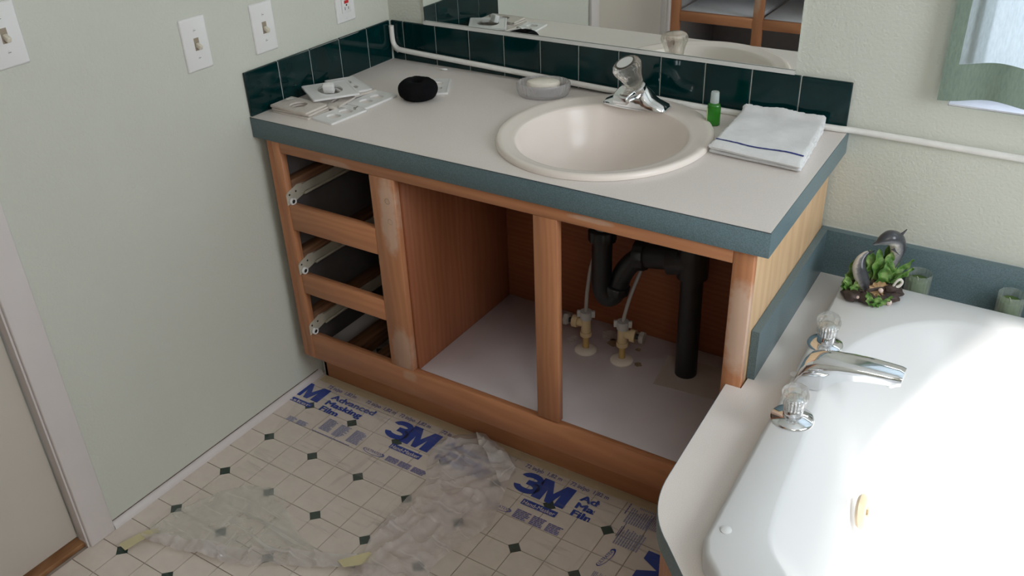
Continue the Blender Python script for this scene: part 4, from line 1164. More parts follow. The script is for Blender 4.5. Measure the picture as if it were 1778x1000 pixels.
for (x, hw, zb, zt_) in secs:
    P_ = []
    h_ = zt_ - zb
    sec_ = [(-1, 0), (-1, .35), (-.98, .62), (-.86, .80), (-.80, .83), (-.5, .95), (0, 1), (.5, .95), (.80, .83), (.86, .80), (.98, .62), (1, .35), (1, 0), (.5, 0), (-.5, 0)]
    for (a, c) in sec_: k_ = (x - 1.34) / 0.19; P_.append((x + .004 - .010 * k_, -0.5105 + 0.026 * k_ + a * hw, zb + c * h_ + 0.006 * k_))
    rg.append(P_)
m.loft(rg, smooth=True); m.build('spout_body', M_chrome, TS)
m = MB(); m.lathe([(0.0, 0), (0.0085, 0), (0.0095, 0.002), (0.0095, 0.020), (0, 0.020)], 20, M=T(1.503, -0.4870, TZ + 0.026)); m.build('aerator', M_chrome, TS)
# handles
def tub_handle(x, y, r, label):
    h = thing('water_tap', label, 'tap', (x, y, TZ), 'tub taps')
    m = MB(); m.lathe([(0, 0.0004), (r, 0.0004), (r, 0.0025), (r * .93, 0.0055), (r * .5, 0.0085), (0.017, 0.0095), (0.0165, 0.022), (0.0150, 0.024), (0.0, 0.024)], 40, M=T(x, y, TZ)); m.build('flange', M_chrome, h)
    m = MB(); m.lathe([(0.0, 0.0235), (0.0170, 0.0235), (0.0190, 0.026), (0.0200, 0.040), (0.0222, 0.047), (0.0232, 0.053), (0.0222, 0.060), (0.0185, 0.066), (0.0120, 0.068), (0, 0.068)], 64, M=T(x, y, TZ), flute=8, famp=0.045); kb = m.build('knob', M_acr, h)
    m = MB(); m.lathe([(0.0, 0.025), (0.0155, 0.025), (0.0165, 0.029), (0.0165, 0.044), (0.013, 0.048), (0, 0.049)], 60, M=T(x, y, TZ), flute=20, famp=0.05); m.build('knob_core', M_chrome, kb)
tub_handle(1.3580, -0.3740, 0.0345, 'acrylic tub tap on a chrome flange, between spout and figurine')
tub_handle(1.3745, -0.6330, 0.0380, 'acrylic tub tap on a chrome flange, nearest the deck corner')

# ------------------------------------------------------------------ candles behind the tub rim
def candle(x, y, label, l2):
    g_ = thing('candle_holder', label, 'candle holder', (x, y, DZ), 'candle holders')
    m = MB(); m.lathe([(0.0, 0.0005), (0.0240, 0.0005), (0.0250, 0.004), (0.0258, 0.060), (0.0263, 0.070), (0.0256, 0.0705), (0.0246, 0.060), (0.0245, 0.008), (0, 0.007)], 96, M=T(x, y, DZ), flute=20, famp=0.030); m.build('fluted_glass', M_glass, g_)
    m = MB(); m.lathe([(0.0, 0.0075), (0.0205, 0.0085), (0.0212, 0.052), (0.0200, 0.0535), (0.0, 0.0520)], 40, M=T(x, y, DZ))
    c_ = part_thing('candle', l2, 'candle', m, M_wax, (x, y, DZ + 0.0075), 'green candles')
    w_ = MB(); w_.tube([(x, y, DZ + 0.051), (x - 0.001, y, DZ + 0.057), (x - 0.004, y, DZ + 0.060)], 0.0008, n=6); w_.build('wick', M_creamr, c_)
candle(1.4640, -0.0468, 'fluted glass votive behind the dolphin figurine', 'green candle in the glass votive behind the dolphin figurine')
candle(1.6460, -0.0468, 'fluted glass votive at the far right of the tub ledge', 'green candle in the far right glass votive on the tub ledge')
for o_ in list(C.objects):      # back rim gap: votives stand between rim and upstand
    pass

# ------------------------------------------------------------------ dolphin figurine
GX, GY = 1.388, -0.140
FG = thing('dolphin_figurine', 'painted resin figurine of two dolphins over green seaweed and rocks', 'figurine', (GX, GY, TZ))
Rv = Vector((0.84, 0.536, 0)).normalized(); Fv = Vector((-0.536, 0.84, 0)).normalized()   # figurine turned: its width and depth directions
GS = 1.13
def gp(a, d, z):
    a *= GS; d *= GS; z *= GS
    q = Vector((GX, GY, 0)) + Rv * a + Fv * d; return Vector((q.x, q.y, TZ + z))
rocks = [(-0.040, -0.012, 0.010, 0.018), (-0.018, -0.024, 0.010, 0.017), (0.004, -0.026, 0.010, 0.016), (0.024, -0.022, 0.011, 0.017), (0.038, -0.006, 0.012, 0.017), (0.044, 0.012, 0.016, 0.014),
         (0.0, 0.004, 0.014, 0.028), (-0.028, 0.010, 0.014, 0.022), (0.022, 0.014, 0.018, 0.022), (-0.004, 0.020, 0.020, 0.020), (0.028, -0.016, 0.024, 0.012)]
for i, (a, d_, z, r_) in enumerate(rocks):
    m = MB(); c_ = gp(a, d_, z)
    m.blob(c_, r_ * 1.12, amp=0.28, sub=3, seed=i + 1, sc=(1.15, 1.0, 0.62), freq=1.3)
    for v in m.bm.verts:
        if v.co.z < TZ + 0.0004: v.co.z = TZ + 0.0004
    m.build('rock', M_rock, FG)
def blade(a, d_, z, ln, wd, lean_a, lean_d, curl, seed, mat=M_leaf):
    m = MB(); ph = seed * 1.3
    def fn(u, v):
        s = v; c_ = gp(a + lean_a * s * ln + curl * s * s * ln, d_ + lean_d * s * ln, z + ln * s * (1 - 0.10 * s))
        
        w_ = 1.35 * wd * max(0.10, sin(pi * (0.22 + 0.76 * s))) ** 0.8
        e = (u - .5) * 2
        rip = 0.0028 * sin(s * 17 + ph + e * 1.2) * abs(e)
        return c_ + Rv * (e * w_ * (1 + 0.12 * sin(s * 15 + ph))) + Fv * (rip + 0.004 * (1 - e * e)) + Vector((0, 0, 0.0015 * sin(s * 21 + ph)))
    m.grid(fn, 6, 22, thick=Fv * 0.0014); m.build('seaweed_leaf', mat, FG)
# tall middle cluster
for i, (a, d_, z, ln, wd, la, ld, cu) in enumerate([
        (0.010, 0.000, 0.020, 0.084, 0.0105, -0.05, 0.02, -0.05), (0.020, -0.002, 0.020, 0.080, 0.0110, 0.02, 0.0, 0.02), (0.002, 0.004, 0.020, 0.078, 0.0100, -0.12, 0.1, -0.04),
        (0.028, 0.004, 0.020, 0.070, 0.0100, 0.10, 0.05, 0.05), (0.014, -0.006, 0.018, 0.062, 0.0095, -0.02, -0.05, 0.06), (0.022, 0.010, 0.024, 0.078, 0.010, 0.05, 0.1, 0.0),
        (-0.008, 0.006, 0.018, 0.064, 0.0085, -0.16, 0.1, -0.10), (-0.010, -0.001, 0.018, 0.036, 0.008, -0.30, 0.0, -0.20),
        (0.032, 0.006, 0.020, 0.052, 0.0085, 0.55, 0.1, 0.25), (0.034, 0.000, 0.018, 0.040, 0.0080, 0.60, 0.0, 0.30), (0.030, -0.004, 0.016, 0.034, 0.0075, 0.35, -0.1, 0.3),
        (-0.036, 0.010, 0.012, 0.062, 0.0075, -0.10, 0.1, 0.10), (-0.028, 0.014, 0.014, 0.050, 0.008, 0.10, 0.2, 0.0),
        (-0.046, -0.008, 0.014, 0.040, 0.0070, -0.16, 0.0, -0.10), (-0.040, -0.014, 0.012, 0.028, 0.0070, 0.02, 0.0, 0.10), (-0.050, -0.006, 0.012, 0.026, 0.006, -0.3, 0.0, 0.0), (-0.034, -0.012, 0.012, 0.024, 0.006, 0.3, 0.0, 0.1),
        (-0.014, -0.044, 0.002, 0.036, 0.0060, -0.30, -0.05, -0.05), (-0.006, -0.046, 0.002, 0.028, 0.0065, 0.02, -0.1, 0.0), (0.000, -0.046, 0.002, 0.024, 0.006, 0.50, -0.1, 0.3)]):
    blade(a, d_, z, ln, wd, la, ld, cu, i)
def dolphin(path, rad, name, finpos, fluke_dir, belly_dir, snout=True):
    P_ = smooth_path(path, 6)
    n_ = len(P_)
    R_ = []
    for i in range(n_):
        t_ = i / (n_ - 1) * (len(rad) - 1); k = int(min(t_, len(rad) - 2)); R_.append(GS * 1.05 * rad[k] + GS * 1.05 * (rad[k + 1] - rad[k]) * (t_ - k))
    m = MB(); m.tube(P_, R_, n=20, flat=0.92)
    me_o = m.build(name, M_dolphin, FG)
    me = me_o.data; at = me.attributes.new('belly', 'FLOAT', 'POINT')
    org = WO[me_o.name]
    for v in me.vertices:
        w_ = org + v.co; j = min(range(n_), key=lambda q_: (P_[q_] - w_).length_squared)
        dd = (w_ - P_[j]); k = dd.dot(belly_dir) / max(1e-5, R_[j])
        at.data[v.index].value = max(0, min(1, 0.5 + 0.55 * k + 0.08 * noise.noise(w_ * 200)))
    def fin(c_, d1, d2, l1, l2, th=0.0016):
        f_ = MB(); d1 = d1.normalized(); d2 = d2.normalized(); nn = d1.cross(d2).normalized()
        pts = [(0, 0), (l2 * .5, l1 * .45), (l2 * .95, l1), (l2 * .78, l1 * .35), (l2 * .85, 0)]
        rg_ = []
        for s in (-1, 1): rg_.append([c_ + d2 * (a - l2 * .4) + d1 * b_ + nn * s * th for a, b_ in pts])
        f_.loft(rg_, smooth=False)
        o_ = f_.build('fin', M_dolphin, me_o)
        at_ = o_.data.attributes.new('belly', 'FLOAT', 'POINT')
        for e in at_.data: e.value = 0.25
    for fp in finpos: fin(*fp)
    # eyes
    return me_o
# upper dolphin, arching over the leaves, beak to the left
up = Vector((0, 0, 1))
pathA = [gp(-0.014, -0.004, 0.1120), gp(-0.008, -0.003, 0.1135), gp(0.002, -0.001, 0.1180), gp(0.016, 0.002, 0.1210), gp(0.030, 0.005, 0.1140), gp(0.037, 0.007, 0.0960), gp(0.036, 0.008, 0.074), gp(0.032, 0.008, 0.052), gp(0.030, 0.008, 0.036)]
radA = [0.0018, 0.0036, 0.0100, 0.0148, 0.0155, 0.0140, 0.0100, 0.0065, 0.004]
dolphin(pathA, radA, 'upper_dolphin', [
    (gp(0.036, 0.005, 0.122), (Rv * 0.9 + up * 0.55), (-Rv * .3 + up * .9), 0.016, 0.014),
    (gp(0.020, -0.010, 0.104), (Rv * 0.55 - up * 0.8 - Fv * .3), (Rv * .6 + up * .3), 0.020, 0.009),
], None, (-Rv * 0.55 - up * 0.8 - Fv * .1).normalized())
pathB = [gp(-0.014, -0.006, 0.016), gp(-0.016, -0.008, 0.020), gp(-0.021, -0.008, 0.032), gp(-0.028, -0.006, 0.048), gp(-0.033, -0.003, 0.064), gp(-0.031, 0.000, 0.078), gp(-0.024, 0.002, 0.088), gp(-0.018, 0.002, 0.092)]
radB = [0.0030, 0.0060, 0.0115, 0.0130, 0.0118, 0.0085, 0.005, 0.003]
dolphin(pathB, radB, 'lower_dolphin', [
    (gp(-0.017, 0.002, 0.090), (Rv * 1.0 + up * .1), (Fv + up * .1), 0.014, 0.012),
    (gp(-0.022, 0.002, 0.091), (-Rv * 0.8 - up * .4), (Fv + up * .1), 0.010, 0.010),
    (gp(-0.022, -0.004, 0.046), (Rv * .9 + up * .3), (up), 0.014, 0.010),
], None, (-Rv * 0.95 + up * 0.1 + Fv * .35).normalized())
# clam with pearl
m = MB()
CL = gp(0.005, -0.024, 0.0235)
def clam(top):
    def fn(u, v):
        a = pi * (u - .5) * 1.15; r_ = v * (0.0205 + 0.0012 * cos(a * 11))
        h_ = 0.0065 * sin(min(1, v) * pi * .5) * (1 + .18 * cos(a * 11) * v)
        x = sin(a) * r_; yy = cos(a) * r_
        if top: return CL + Rv * x + Fv * (0.006 - 0.004 * v) + up * (yy * 0.80 + 0.000) - Fv * (-h_)
        return CL + Rv * x - Fv * (yy * 0.8 - 0.006) - up * (h_ - 0.001 * v)
    return fn
m.grid(clam(True), 44, 8, thick=Fv * 0.0012); m.build('clam_shell', M_gold, FG)
m = MB(); m.grid(clam(False), 44, 8, thick=Vector((0, 0, -0.0012))); m.build('clam_shell', M_gold, FG)
m = MB(); m.blob(CL + up * 0.003 - Fv * 0.004, 0.0055, sub=3); m.build('pearl', M_pearl, FG)
# cream looped creature at the right
m = MB()
lp = [gp(0.040, -0.020, 0.004), gp(0.034, -0.022, 0.016), gp(0.030, -0.020, 0.026), gp(0.034, -0.019, 0.038), gp(0.041, -0.018, 0.043), gp(0.046, -0.018, 0.038), gp(0.043, -0.019, 0.031), gp(0.035, -0.020, 0.027)]
m.tube(smooth_path(lp, 6), [0.0022 + 0.0014 * (i / 42) for i in range(43)], n=10); m.build('cream_loop', M_creamr, FG)
m = MB(); m.blob(gp(0.020, -0.038, 0.006), 0.006, amp=.3, sub=2, seed=3); m.build('small_shell', M_pearl, FG)
m = MB(); m.blob(gp(-0.036, -0.029, 0.014), 0.0035, sub=2); m.build('small_shell', M_pearl, FG)

# ------------------------------------------------------------------ curtain
CT = thing('window_curtain', 'sheer green-grey curtain with a darker hem over the right window', 'curtain', (2.0, -0.04, 0.90))
cxa, cxb = 1.424, 2.60
def cy_(x, z): 
    k = max(0, min(1, (z - 0.90) / 0.35))
    return -0.034 + 0.006 * sin((x - 1.42) * 22 + 0.6) * (1 - .25 * k) - 0.003 * sin((x - 1.42) * 61)
def cz0(x): return 0.906 + 0.014 * math.exp(-((x - 1.53) / 0.06) ** 2) + 0.006 * math.exp(-((x - 1.8) / 0.05) ** 2)
def lean(z): return 0.0
m = MB()
def fn(u, v):
    x = cxa + 0.022 + (cxb - cxa - 0.022) * u; z = cz0(x) + 0.070 + (2.10 - cz0(x) - 0.07) * v
    return (x, cy_(x, z), z)
m.grid(fn, 110, 30); m.build('sheer_panel', M_curt, CT)
m = MB()
def fn(u, v):
    x = cxa + (cxb - cxa) * u; z = cz0(x) + 0.073 * v
    return (x, cy_(x, z) - 0.0010, z)
m.grid(fn, 120, 5, thick=0.0010); m.build('bottom_hem', M_hem, CT)
m = MB()
def fn(u, v):
    x = cxa + 0.026 * u; z = cz0(x) + 0.073 + (2.10 - cz0(x) - .073) * v
    return (x, cy_(x, z) - 0.0008 + 0.0008 * sin(z * 260), z)
m.grid(fn, 5, 150, thick=0.0010); m.build('side_hem', M_hem, CT)
m = MB()
def fn(u, v):
    z = cz0(1.475) + 0.073 + (2.10 - .98) * v; x = 1.462 + 0.012 * u + 0.0 * v
    return (x, cy_(x, z) + 0.0030, z)
m.grid(fn, 3, 60, thick=0.0008); m.build('inner_fold', M_hem, CT)
m = MB(); m.cyl((1.38, -0.045, 2.11), (2.66, -0.045, 2.11), 0.010, 16); m.build('curtain_rod', M_white, CT)
for x in (1.40, 2.64):
    m = MB(); m.box(x - 0.008, x + 0.008, -0.045, -0.0005, 2.10, 2.12); m.build('rod_bracket', M_white, CT)

# ------------------------------------------------------------------ open shelving cabinet seen in the mirror
LC = thing('open_shelf_cabinet', 'tall oak open cabinet with white shelves, seen in the mirror', 'cabinet', (0.50, -2.2, 0))
yf = -1.925
def lb(name, mat, x0, x1, y0, y1, z0, z1):
    m = MB(); m.box(x0, x1, y0, y1, z0, z1, bev=0.001, seg=1); return m.build(name, mat, LC)
M_inw = plain('white_shelf_board', (0.72, 0.72, 0.76), 0.45)
M_ing = plain('grey_cabinet_lining', (0.50, 0.48, 0.48), 0.7)
lb('stile', M_oakv, 0.002, 0.056, yf - 0.019, yf, 0.10, 2.1)
lb('stile', M_oakv, 0.392, 0.436, yf - 0.019, yf, 0.10, 2.1)
lb('stile', M_oakv, 0.800, 0.856, yf - 0.019, yf, 0.10, 2.1)
for (xa, xb) in ((0.0565, 0.3915), (0.4365, 0.7995)):
    for (za, zb) in ((0.10, 0.16), (0.470, 0.513), (0.86, 0.905), (1.30, 1.345), (2.04, 2.10)):
        lb('rail', M_oakh, xa, xb, yf - 0.019, yf, za, zb)
    for z in (0.160, 0.497, 0.89, 1.33):
        lb('shelf', M_inw, xa - .008, xb + .008, -2.46, yf - 0.0195, z - 0.002, z + 0.015)
lb('side_panel', M_ing, 0.002, 0.014, -2.48, yf - 0.0195, 0.0, 2.1)
lb('side_panel', M_oakv, 0.844, 0.856, -2.48, yf - 0.0195, 0.0, 2.1)
lb('back_panel', M_ing, 0.002, 0.856, -2.49, -2.4805, 0.0, 2.1)
lb('top_panel', M_oakh, 0.002, 0.856, -2.48, yf, 2.1005, 2.118)
lb('toe_kick', M_oakh, 0.0145, 0.8435, -2.0, -1.985, 0.0, 0.0995)

# ------------------------------------------------------------------ masking film
MF = thing('masking_film', 'clear printed plastic masking film spread over the vinyl floor', 'plastic film', (0.6, -0.8, 0))
def pip(P, x, y):
    c_ = False; n_ = len(P); j = n_ - 1
    for i in range(n_):
        if ((P[i][1] > y) != (P[j][1] > y)) and x < (P[j][0] - P[i][0]) * (y - P[i][1]) / (P[j][1] - P[i][1]) + P[i][0]: c_ = not c_
        j = i
    return c_
def dist_edge(P, x, y):
    best = 9
    p_ = Vector((x, y))
    for i in range(len(P)):
        a = Vector(P[i]); b_ = Vector(P[(i + 1) % len(P)]); e = b_ - a
        t_ = max(0, min(1, (p_ - a).dot(e) / max(e.length_squared, 1e-9))); best = min(best, (p_ - a - e * t_).length)
    return best
def ridge(v, sc, seed): return 1 - abs(noise.noise(Vector((v[0] * sc, v[1] * sc, seed)))) * 2
def sheet(name, P, zf, mat, res=0.010, parent=MF):
    """triangulated sheet cut to the outline, wrinkled by zf(x, y)"""
    from mathutils.geometry import delaunay_2d_cdt
    out = []
    n_ = len(P)
    for i in range(n_):
        a = Vector(P[i]); b_ = Vector(P[(i + 1) % n_]); k = max(1, int((b_ - a).length / res))
        for q in range(k): out.append(a + (b_ - a) * q / k)
    x0 = min(p_.x for p_ in out); x1 = max(p_.x for p_ in out); y0 = min(p_.y for p_ in out); y1 = max(p_.y for p_ in out)
    pts = list(out); PP = [tuple(p_) for p_ in out]
    x = x0; row = 0
    while x < x1:
        y = y0 + (res / 2 if row % 2 else 0)
        while y < y1:
            if pip(PP, x, y) and dist_edge(P, x, y) > res * .6: pts.append(Vector((x, y)))
            y += res
        x += res; row += 1
    ed = [(i, (i + 1) % len(out)) for i in range(len(out))]
    r_ = delaunay_2d_cdt(pts, ed, [], 1, 1e-6)
    t = bmesh.new(); vs = [t.verts.new((p_.x, p_.y, zf(p_.x, p_.y))) for p_ in r_[0]]
    for f in r_[2]:
        try: t.faces.new([vs[i] for i in f])
        except ValueError: pass
    bmesh.ops.recalc_face_normals(t, faces=t.faces)
    m = MB(); m._merge(t, None, True); return m.build(name, mat, parent)
# main sheet
main = [(0.035, -0.470), (0.30, -0.468), (0.62, -0.468), (1.06, -0.468), (1.225, -0.468), (1.245, -0.93), (1.28, -1.10), (1.10, -1.30), (0.80, -1.28), (0.66, -1.13), (0.615, -0.962), (0.575, -0.990), (0.50, -1.022), (0.43, -1.062), (0.368, -1.098), (0.28, -1.118), (0.20, -1.140), (0.125, -1.155), (0.083, -1.160),
        (0.070, -1.08), (0.085, -0.98), (0.100, -0.90), (0.105, -0.84), (0.085, -0.76), (0.060, -0.66), (0.030, -0.57), (0.020, -0.510)]
def zmain(x, y):
    w_ = 0.0016 * max(0, ridge((x * 1.0 + y * .25, y * 2.4), 7, 1)) ** 3 + 0.0016 * max(0, ridge((x * 1.8 - y, y * .8 + x), 9, 5)) ** 4
    far = max(0, min(1, (-y - 0.66) / 0.15))
    big = 0.0045 * max(0, ridge((x, y * 1.5), 3.4, 9)) ** 5 * far
    return 0.0042 + w_ * (0.35 + .9 * far) + big
sheet('film_sheet', main, zmain, M_film, 0.0085)
# doubled milky corner at the lower left
dbl = [(0.092, -1.150), (0.100, -1.05), (0.14, -0.965), (0.19, -0.905), (0.27, -0.885), (0.33, -0.93), (0.42, -0.975), (0.50, -0.985), (0.56, -0.945), (0.605, -0.945), (0.58, -0.984), (0.43, -1.058), (0.365, -1.094), (0.20, -1.136)]
def zdbl(x, y):
    return zmain(x, y) + 0.004 + 0.006 * max(0, ridge((x + y * .7, y * 2.0), 8, 3)) ** 3
sheet('doubled_corner', dbl, zdbl, M_film3, 0.0085)
lip = [(0.088, -1.158), (0.16, -1.128), (0.25, -1.098), (0.33, -1.066), (0.40, -1.030), (0.48, -0.995), (0.56, -0.955), (0.600, -0.952), (0.610, -0.962), (0.57, -0.992), (0.50, -1.030), (0.43, -1.068), (0.368, -1.106), (0.28, -1.128), (0.20, -1.150), (0.125, -1.163)]
def zlip(x, y):
    return zdbl(x, y) + 0.003 + 0.010 * max(0, ridge((x * 2.2 + y, y - x * .3), 9, 21)) ** 3
sheet('rolled_edge', lip, zlip, M_film2, 0.006)
# crumpled, folded-over length lying across the middle
cl = [(0.488, -0.535), (0.520, -0.492), (0.556, -0.468), (0.62, -0.478), (0.70, -0.512), (0.722, -0.545), (0.738, -0.62), (0.752, -0.665), (0.768, -0.725), (0.740, -0.80), (0.73, -0.90), (0.75, -1.02), (0.72, -1.16), (0.62, -1.12), (0.585, -1.02),
      (0.568, -0.93), (0.548, -0.87), (0.545, -0.80), (0.548, -0.74), (0.556, -0.69), (0.532, -0.655), (0.508, -0.62), (0.492, -0.58)]
def zcl(x, y):
    p_ = (x, y); k = min(1, dist_edge(cl, x, y) / 0.03)
    cr = max(0, ridge((x * 1.6 + y * .5, y * 1.1 - x), 8, 2)) ** 2 * 0.016 + max(0, ridge((x - y * .8, y + x * .6), 15, 7)) ** 3 * 0.009
    return 0.008 + k * (0.006 + cr) + (1 - k) * 0.4 * cr
sheet('folded_length', cl, zcl, M_film2, 0.0065)
fl_ = [(0.556, -0.480), (0.600, -0.484), (0.655, -0.500), (0.725, -0.548), (0.733, -0.590), (0.722, -0.615), (0.69, -0.590), (0.648, -0.556), (0.600, -0.524)]
def zfl(x, y): return zcl(x, y) + 0.009 + 0.010 * max(0, ridge((x, y), 12, 4)) ** 2
sheet('loose_flap', fl_, zfl, M_film4, 0.006)
# tan paper edge stuck along the toe kick
m = MB()
def tan_e(x): return 0.0018 * noise.noise(Vector((x * 18, 0, 3)))
m.grid(lambda u, v: (0.022 + 1.21 * u, -0.4635 - v * (0.0275 + tan_e(u * 1.2)), 0.0009 + (0.0010 if v > .5 else 0.0)), 90, 3); m.build('paper_edge', M_tape, MF)
# tapes
def tape(pts, z, label):
    m = MB(); m.prism(pts, z, z + 0.0006)
    part_thing('masking_tape', label, 'tape', m, M_ytape, (pts[0][0], pts[0][1], z), 'masking tape pieces')
tape([(0.070, -1.203), (0.098, -1.207), (0.107, -1.158), (0.118, -1.128), (0.104, -1.126), (0.090, -1.140), (0.080, -1.165)], 0.0105, 'yellow masking tape piece at the film corner by the door casing')
tape([(0.542, -0.990), (0.585, -0.936), (0.600, -0.935), (0.612, -0.950), (0.596, -0.972), (0.566, -0.998)], 0.0210, 'yellow masking tape piece at the film corner near the crumpled film')

# printed lettering on the film
ZP = 0.0014
def text_mesh(s, size, off):
    cu = bpy.data.curves.new('t', 'FONT'); cu.body = s; cu.size = size; cu.offset = off; cu.extrude = 0.0; cu.space_character = 1.0; cu.resolution_u = 3
    o = bpy.data.objects.new('t', cu); C.objects.link(o)
    bpy.context.view_layer.update()
    me = bpy.data.meshes.new_from_object(o); bpy.data.objects.remove(o); return me
def lettering(name, s, x, y, width, height, off=0.0, mat=M_blueink, rot=0, cut=None, z=ZP, parent=MF):
    """s set so that its cap height and width are as given; (x, y) is the left end of the baseline"""
    me = text_mesh(s, 1.0, 0.0)
    xs = [v.co.x for v in me.vertices]; x0, x1 = min(xs), max(xs)
    cap = 0.69
    m = MB()
    for q in ((0, 0), (off, 0), (0, off), (off, off), (off * 2, 0)):
        t2 = bmesh.new(); t2.from_mesh(me); m._merge(t2, T(q[0], q[1], q[0] * .01 + q[1] * .017))
    bpy.data.meshes.remove(me)
    sx = width / (x1 - x0); sy = height / cap
    for v in m.bm.verts: v.co = Vector(((v.co.x - x0) * sx, v.co.y * sy, v.co.z * .1))
    if cut is not None:
        geom = list(m.bm.verts) + list(m.bm.edges) + list(m.bm.faces)
        bmesh.ops.bisect_plane(m.bm, geom=geom, plane_co=(cut, 0, 0), plane_no=(1, 0, 0), clear_outer=True)
    bmesh.ops.transform(m.bm, matrix=T(x, y, z) @ RZ(rot), verts=m.bm.verts)
    return m.build(name, mat, parent)
for x in (0.067, 0.207, 0.325, 0.725, 0.852):
    lettering('print_line', '72 in/po  1,82 m', x, -0.507, 0.103, 0.0125, 0.03, M_paleink)
lettering('print_line', '72 in/po  1,82 m', 0.466, -0.507, 0.103, 0.0125, 0.03, M_paleink, cut=0.03)
def adv(x, cut=None):
    lettering('print_title', 'Advanced', x, -0.5415, 0.150, 0.0195, 0.045, cut=cut)
    lettering('print_title', 'Masking', x + 0.002, -0.5685, 0.124, 0.0195, 0.045, cut=cut)
    lettering('print_title', 'Film', x + 0.004, -0.5950, 0.060, 0.0195, 0.045, cut=cut)
adv(0.110); adv(0.504); adv(0.897, 0.049)
def logo(x, y, w_, h_, rot=0, m_only=False, cutx=None):
    """the two heavy characters 3M over a solid banner with pale italic words"""
    m = MB()
    def A(P): return [(p_[0], p_[1]) for p_ in P]
    mats = T(x, y, ZP + 0.0002) @ RZ(rot)
    # 3: two fat open arcs
    def ribbon(cx_, cy2, rx_, ry_, a0, a1, th, n_=20):
        rg_ = []
        t = bmesh.new(); prev = None
        for i in range(n_ + 1):
            a = radians(a0 + (a1 - a0) * i / n_)
            o1 = t.verts.new((cx_ + (rx_) * cos(a), cy2 + ry_ * sin(a), 0)); o2 = t.verts.new((cx_ + (rx_ - th) * cos(a), cy2 + (ry_ - th * 1.0) * sin(a), 0))
            if prev: t.faces.new((prev[0], o1, o2, prev[1]))
            prev = (o1, o2)
        m._merge(t, mats, False)
    th = h_ * 0.235
    if not m_only:
        ribbon(w_ * .225, h_ * .705, w_ * .215, h_ * .295, 170, -90, th)
        ribbon(w_ * .225, h_ * .325, w_ * .235, h_ * .325, 90, -170, th)
        t = bmesh.new()
        t.faces.new([t.verts.new((a, c, 0)) for a, c in ((w_ * .18, h_ * .41), (w_ * .33, h_ * .41), (w_ * .33, h_ * .64), (w_ * .18, h_ * .64))]); m._merge(t, mats @ T(0, 0, 0.00005), False)
    x0, x1 = w_ * .40, w_
    W_ = x1 - x0; s_ = W_ * .29
    for P_ in ([(x0, 0), (x0 + s_, 0), (x0 + s_, h_), (x0, h_)], [(x1 - s_, 0), (x1, 0), (x1, h_), (x1 - s_, h_)],
               [(x0 + s_, h_), (x0 + s_, h_ * .52), (x0 + W_ * .42, 0), (x0 + W_ * .50, 0), (x0 + W_ * .50, h_ * .46)],
               [(x1 - s_, h_), (x0 + W_ * .50, h_ * .46), (x0 + W_ * .50, 0), (x0 + W_ * .58, 0), (x1 - s_, h_ * .52)]):
        t = bmesh.new(); t.faces.new([t.verts.new((a, c, 0)) for a, c in P_]); m._merge(t, mats, False)
    o = m.build('print_logo', M_blueink, MF)
    for f in o.data.polygons: pass
    bn = MB(); t = bmesh.new()
    bx0, bx1 = (w_ * .34, w_ * .985) if not m_only else (w_ * .42, w_ * .985)
    t.faces.new([t.verts.new((a, c, 0)) for a, c in ((bx0, -h_ * .46), (bx1, -h_ * .46), (bx1, -h_ * .20), (bx0, -h_ * .20))]); bn._merge(t, mats, False)
    bn.build('print_banner', M_blueink, MF)
    q = mats @ Vector((bx0 + 0.004, -h_ * .425, 0))
    lettering('banner_words', 'Hand-Masker' if not m_only else 'asker', q.x, q.y, (bx1 - bx0) - 0.008, h_ * 0.165, 0.01, M_vinyl, rot=rot, z=ZP + 0.0006)
logo(0.331, -0.588, 0.150, 0.072)
logo(0.733, -0.588, 0.145, 0.072)
logo(-0.060, -0.574, 0.150, 0.060, m_only=True)
logo(1.178, -0.752, 0.150, 0.072, rot=radians(90))
def block(x0, x1, y0, y1, n_, mat=M_paleink2, seed=0, vert=False, stretch=1.0):
    """a paragraph of print too small to read: rows of short word strokes"""
    m = MB(); rnd = random.Random(seed)
    def quad(a, b_, c, d_):
        t = bmesh.new(); P_ = [(a, c), (b_, c), (b_, d_), (a, d_)]
        t.faces.new([t.verts.new((p_[0], p_[1], ZP)) for p_ in P_]); m._merge(t, None, False)
    span = (y1 - y0) if not vert else (x1 - x0)
    for k in range(n_):
        c0 = (y0 if not vert else x0) + span * k / n_; c1 = c0 + span / n_ * (0.72 if not vert else 0.52)
        s = (x0 if not vert else y0); e_full = (x1 if not vert else y1)
        e = s + (e_full - s) * (1 - 0.30 * rnd.random() ** 2)
        while s < e:
            l_ = rnd.uniform(0.006, 0.014); t1 = min(e, s + l_)
            if not vert: quad(s, t1, c0, c1)
            else: quad(c0, c1, s, t1)
            s = t1 + 0.0011
    return m.build('small_print', mat, MF)
block(0.170, 0.205, -0.655, -0.607, 11, seed=1); block(0.216, 0.252, -0.657, -0.610, 11, seed=2); block(0.266, 0.306, -0.657, -0.608, 11, seed=3)
block(0.160, 0.292, -0.6690, -0.6655, 1, M_paleink, seed=4)
block(0.066, 0.096, -0.670, -0.652, 5, seed=5); block(0.101, 0.134, -0.670, -0.652, 5, seed=6)
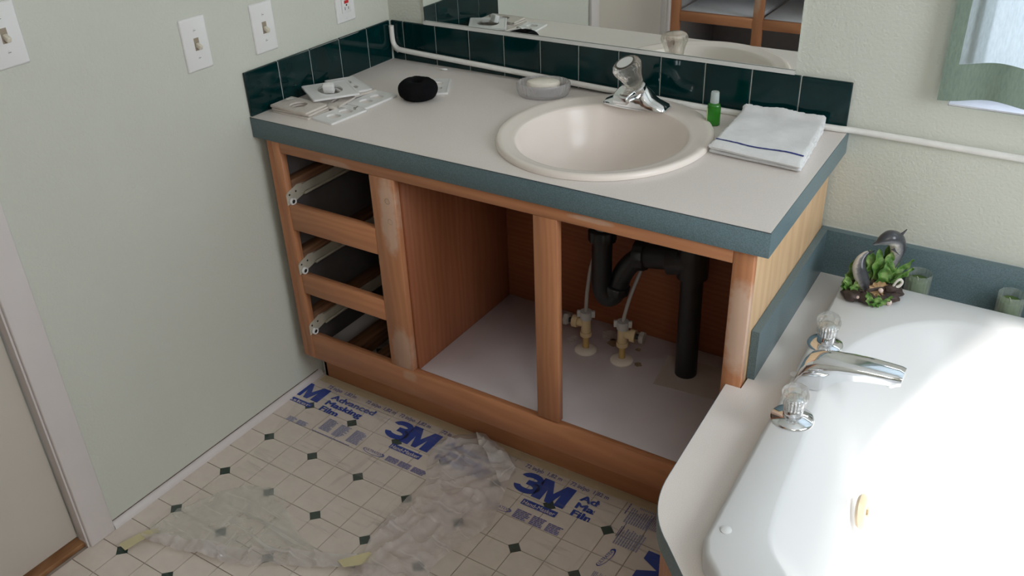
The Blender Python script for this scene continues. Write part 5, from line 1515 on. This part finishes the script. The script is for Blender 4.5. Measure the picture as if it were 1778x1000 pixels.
block(0.404, 0.440, -0.664, -0.645, 5, M_paleink, seed=7); block(0.444, 0.480, -0.664, -0.645, 5, M_paleink, seed=8); block(0.486, 0.526, -0.664, -0.645, 5, M_paleink, seed=9)
block(0.787, 0.826, -0.667, -0.637, 6, M_paleink, seed=10); block(0.832, 0.868, -0.667, -0.637, 6, M_paleink, seed=11); block(0.874, 0.912, -0.667, -0.640, 6, M_paleink, seed=12)
block(1.018, 1.078, -0.552, -0.500, 10, seed=13, vert=True); block(1.026, 1.088, -0.622, -0.566, 10, seed=14, vert=True); block(1.022, 1.030, -0.600, -0.552, 2, M_paleink, seed=15, vert=True)
block(1.008, 1.014, -0.527, -0.487, 1, M_paleink, seed=18, vert=True); block(1.034, 1.075, -0.497, -0.482, 10, seed=19, vert=True); block(1.070, 1.110, -0.545, -0.500, 10, seed=20, vert=True)
block(1.030, 1.060, -0.760, -0.712, 8, seed=16, vert=True)
block(0.570, 0.606, -0.60, -0.56, 7, M_paleink, seed=17); block(0.616, 0.664, -0.60, -0.56, 7, M_paleink, seed=21)
def swoosh(cx_, cy2, rot=0, mat=M_paleink, s=1.0):
    m = MB(); t = bmesh.new(); prev = None
    for i in range(31):
        a = radians(150 + 250 * i / 30); w_ = 0.0012 + 0.0022 * (i / 30)
        p_ = Vector((0.034 * cos(a), 0.0105 * sin(a))) * s; q = Vector((0.034 * cos(a), 0.0105 * sin(a))) * s * (1 - w_ / 0.016)
        v1 = t.verts.new((p_.x, p_.y, 0)); v2 = t.verts.new((q.x, q.y, 0))
        if prev: t.faces.new((prev[0], v1, v2, prev[1]))
        prev = (v1, v2)
    M = T(cx_, cy2, ZP) @ RZ(rot); m._merge(t, M, False); m.build('print_emblem', mat, MF)
    q = M @ Vector((-0.026 * s, -0.003 * s, 0))
    lettering('emblem_words', 'ULTRATEX', q.x, q.y, 0.050 * s, 0.0085 * s, 0.01, mat, rot=rot)
swoosh(0.362, -0.655); swoosh(0.745, -0.655); swoosh(1.034, -0.667, radians(78), M_blueink, 0.95)
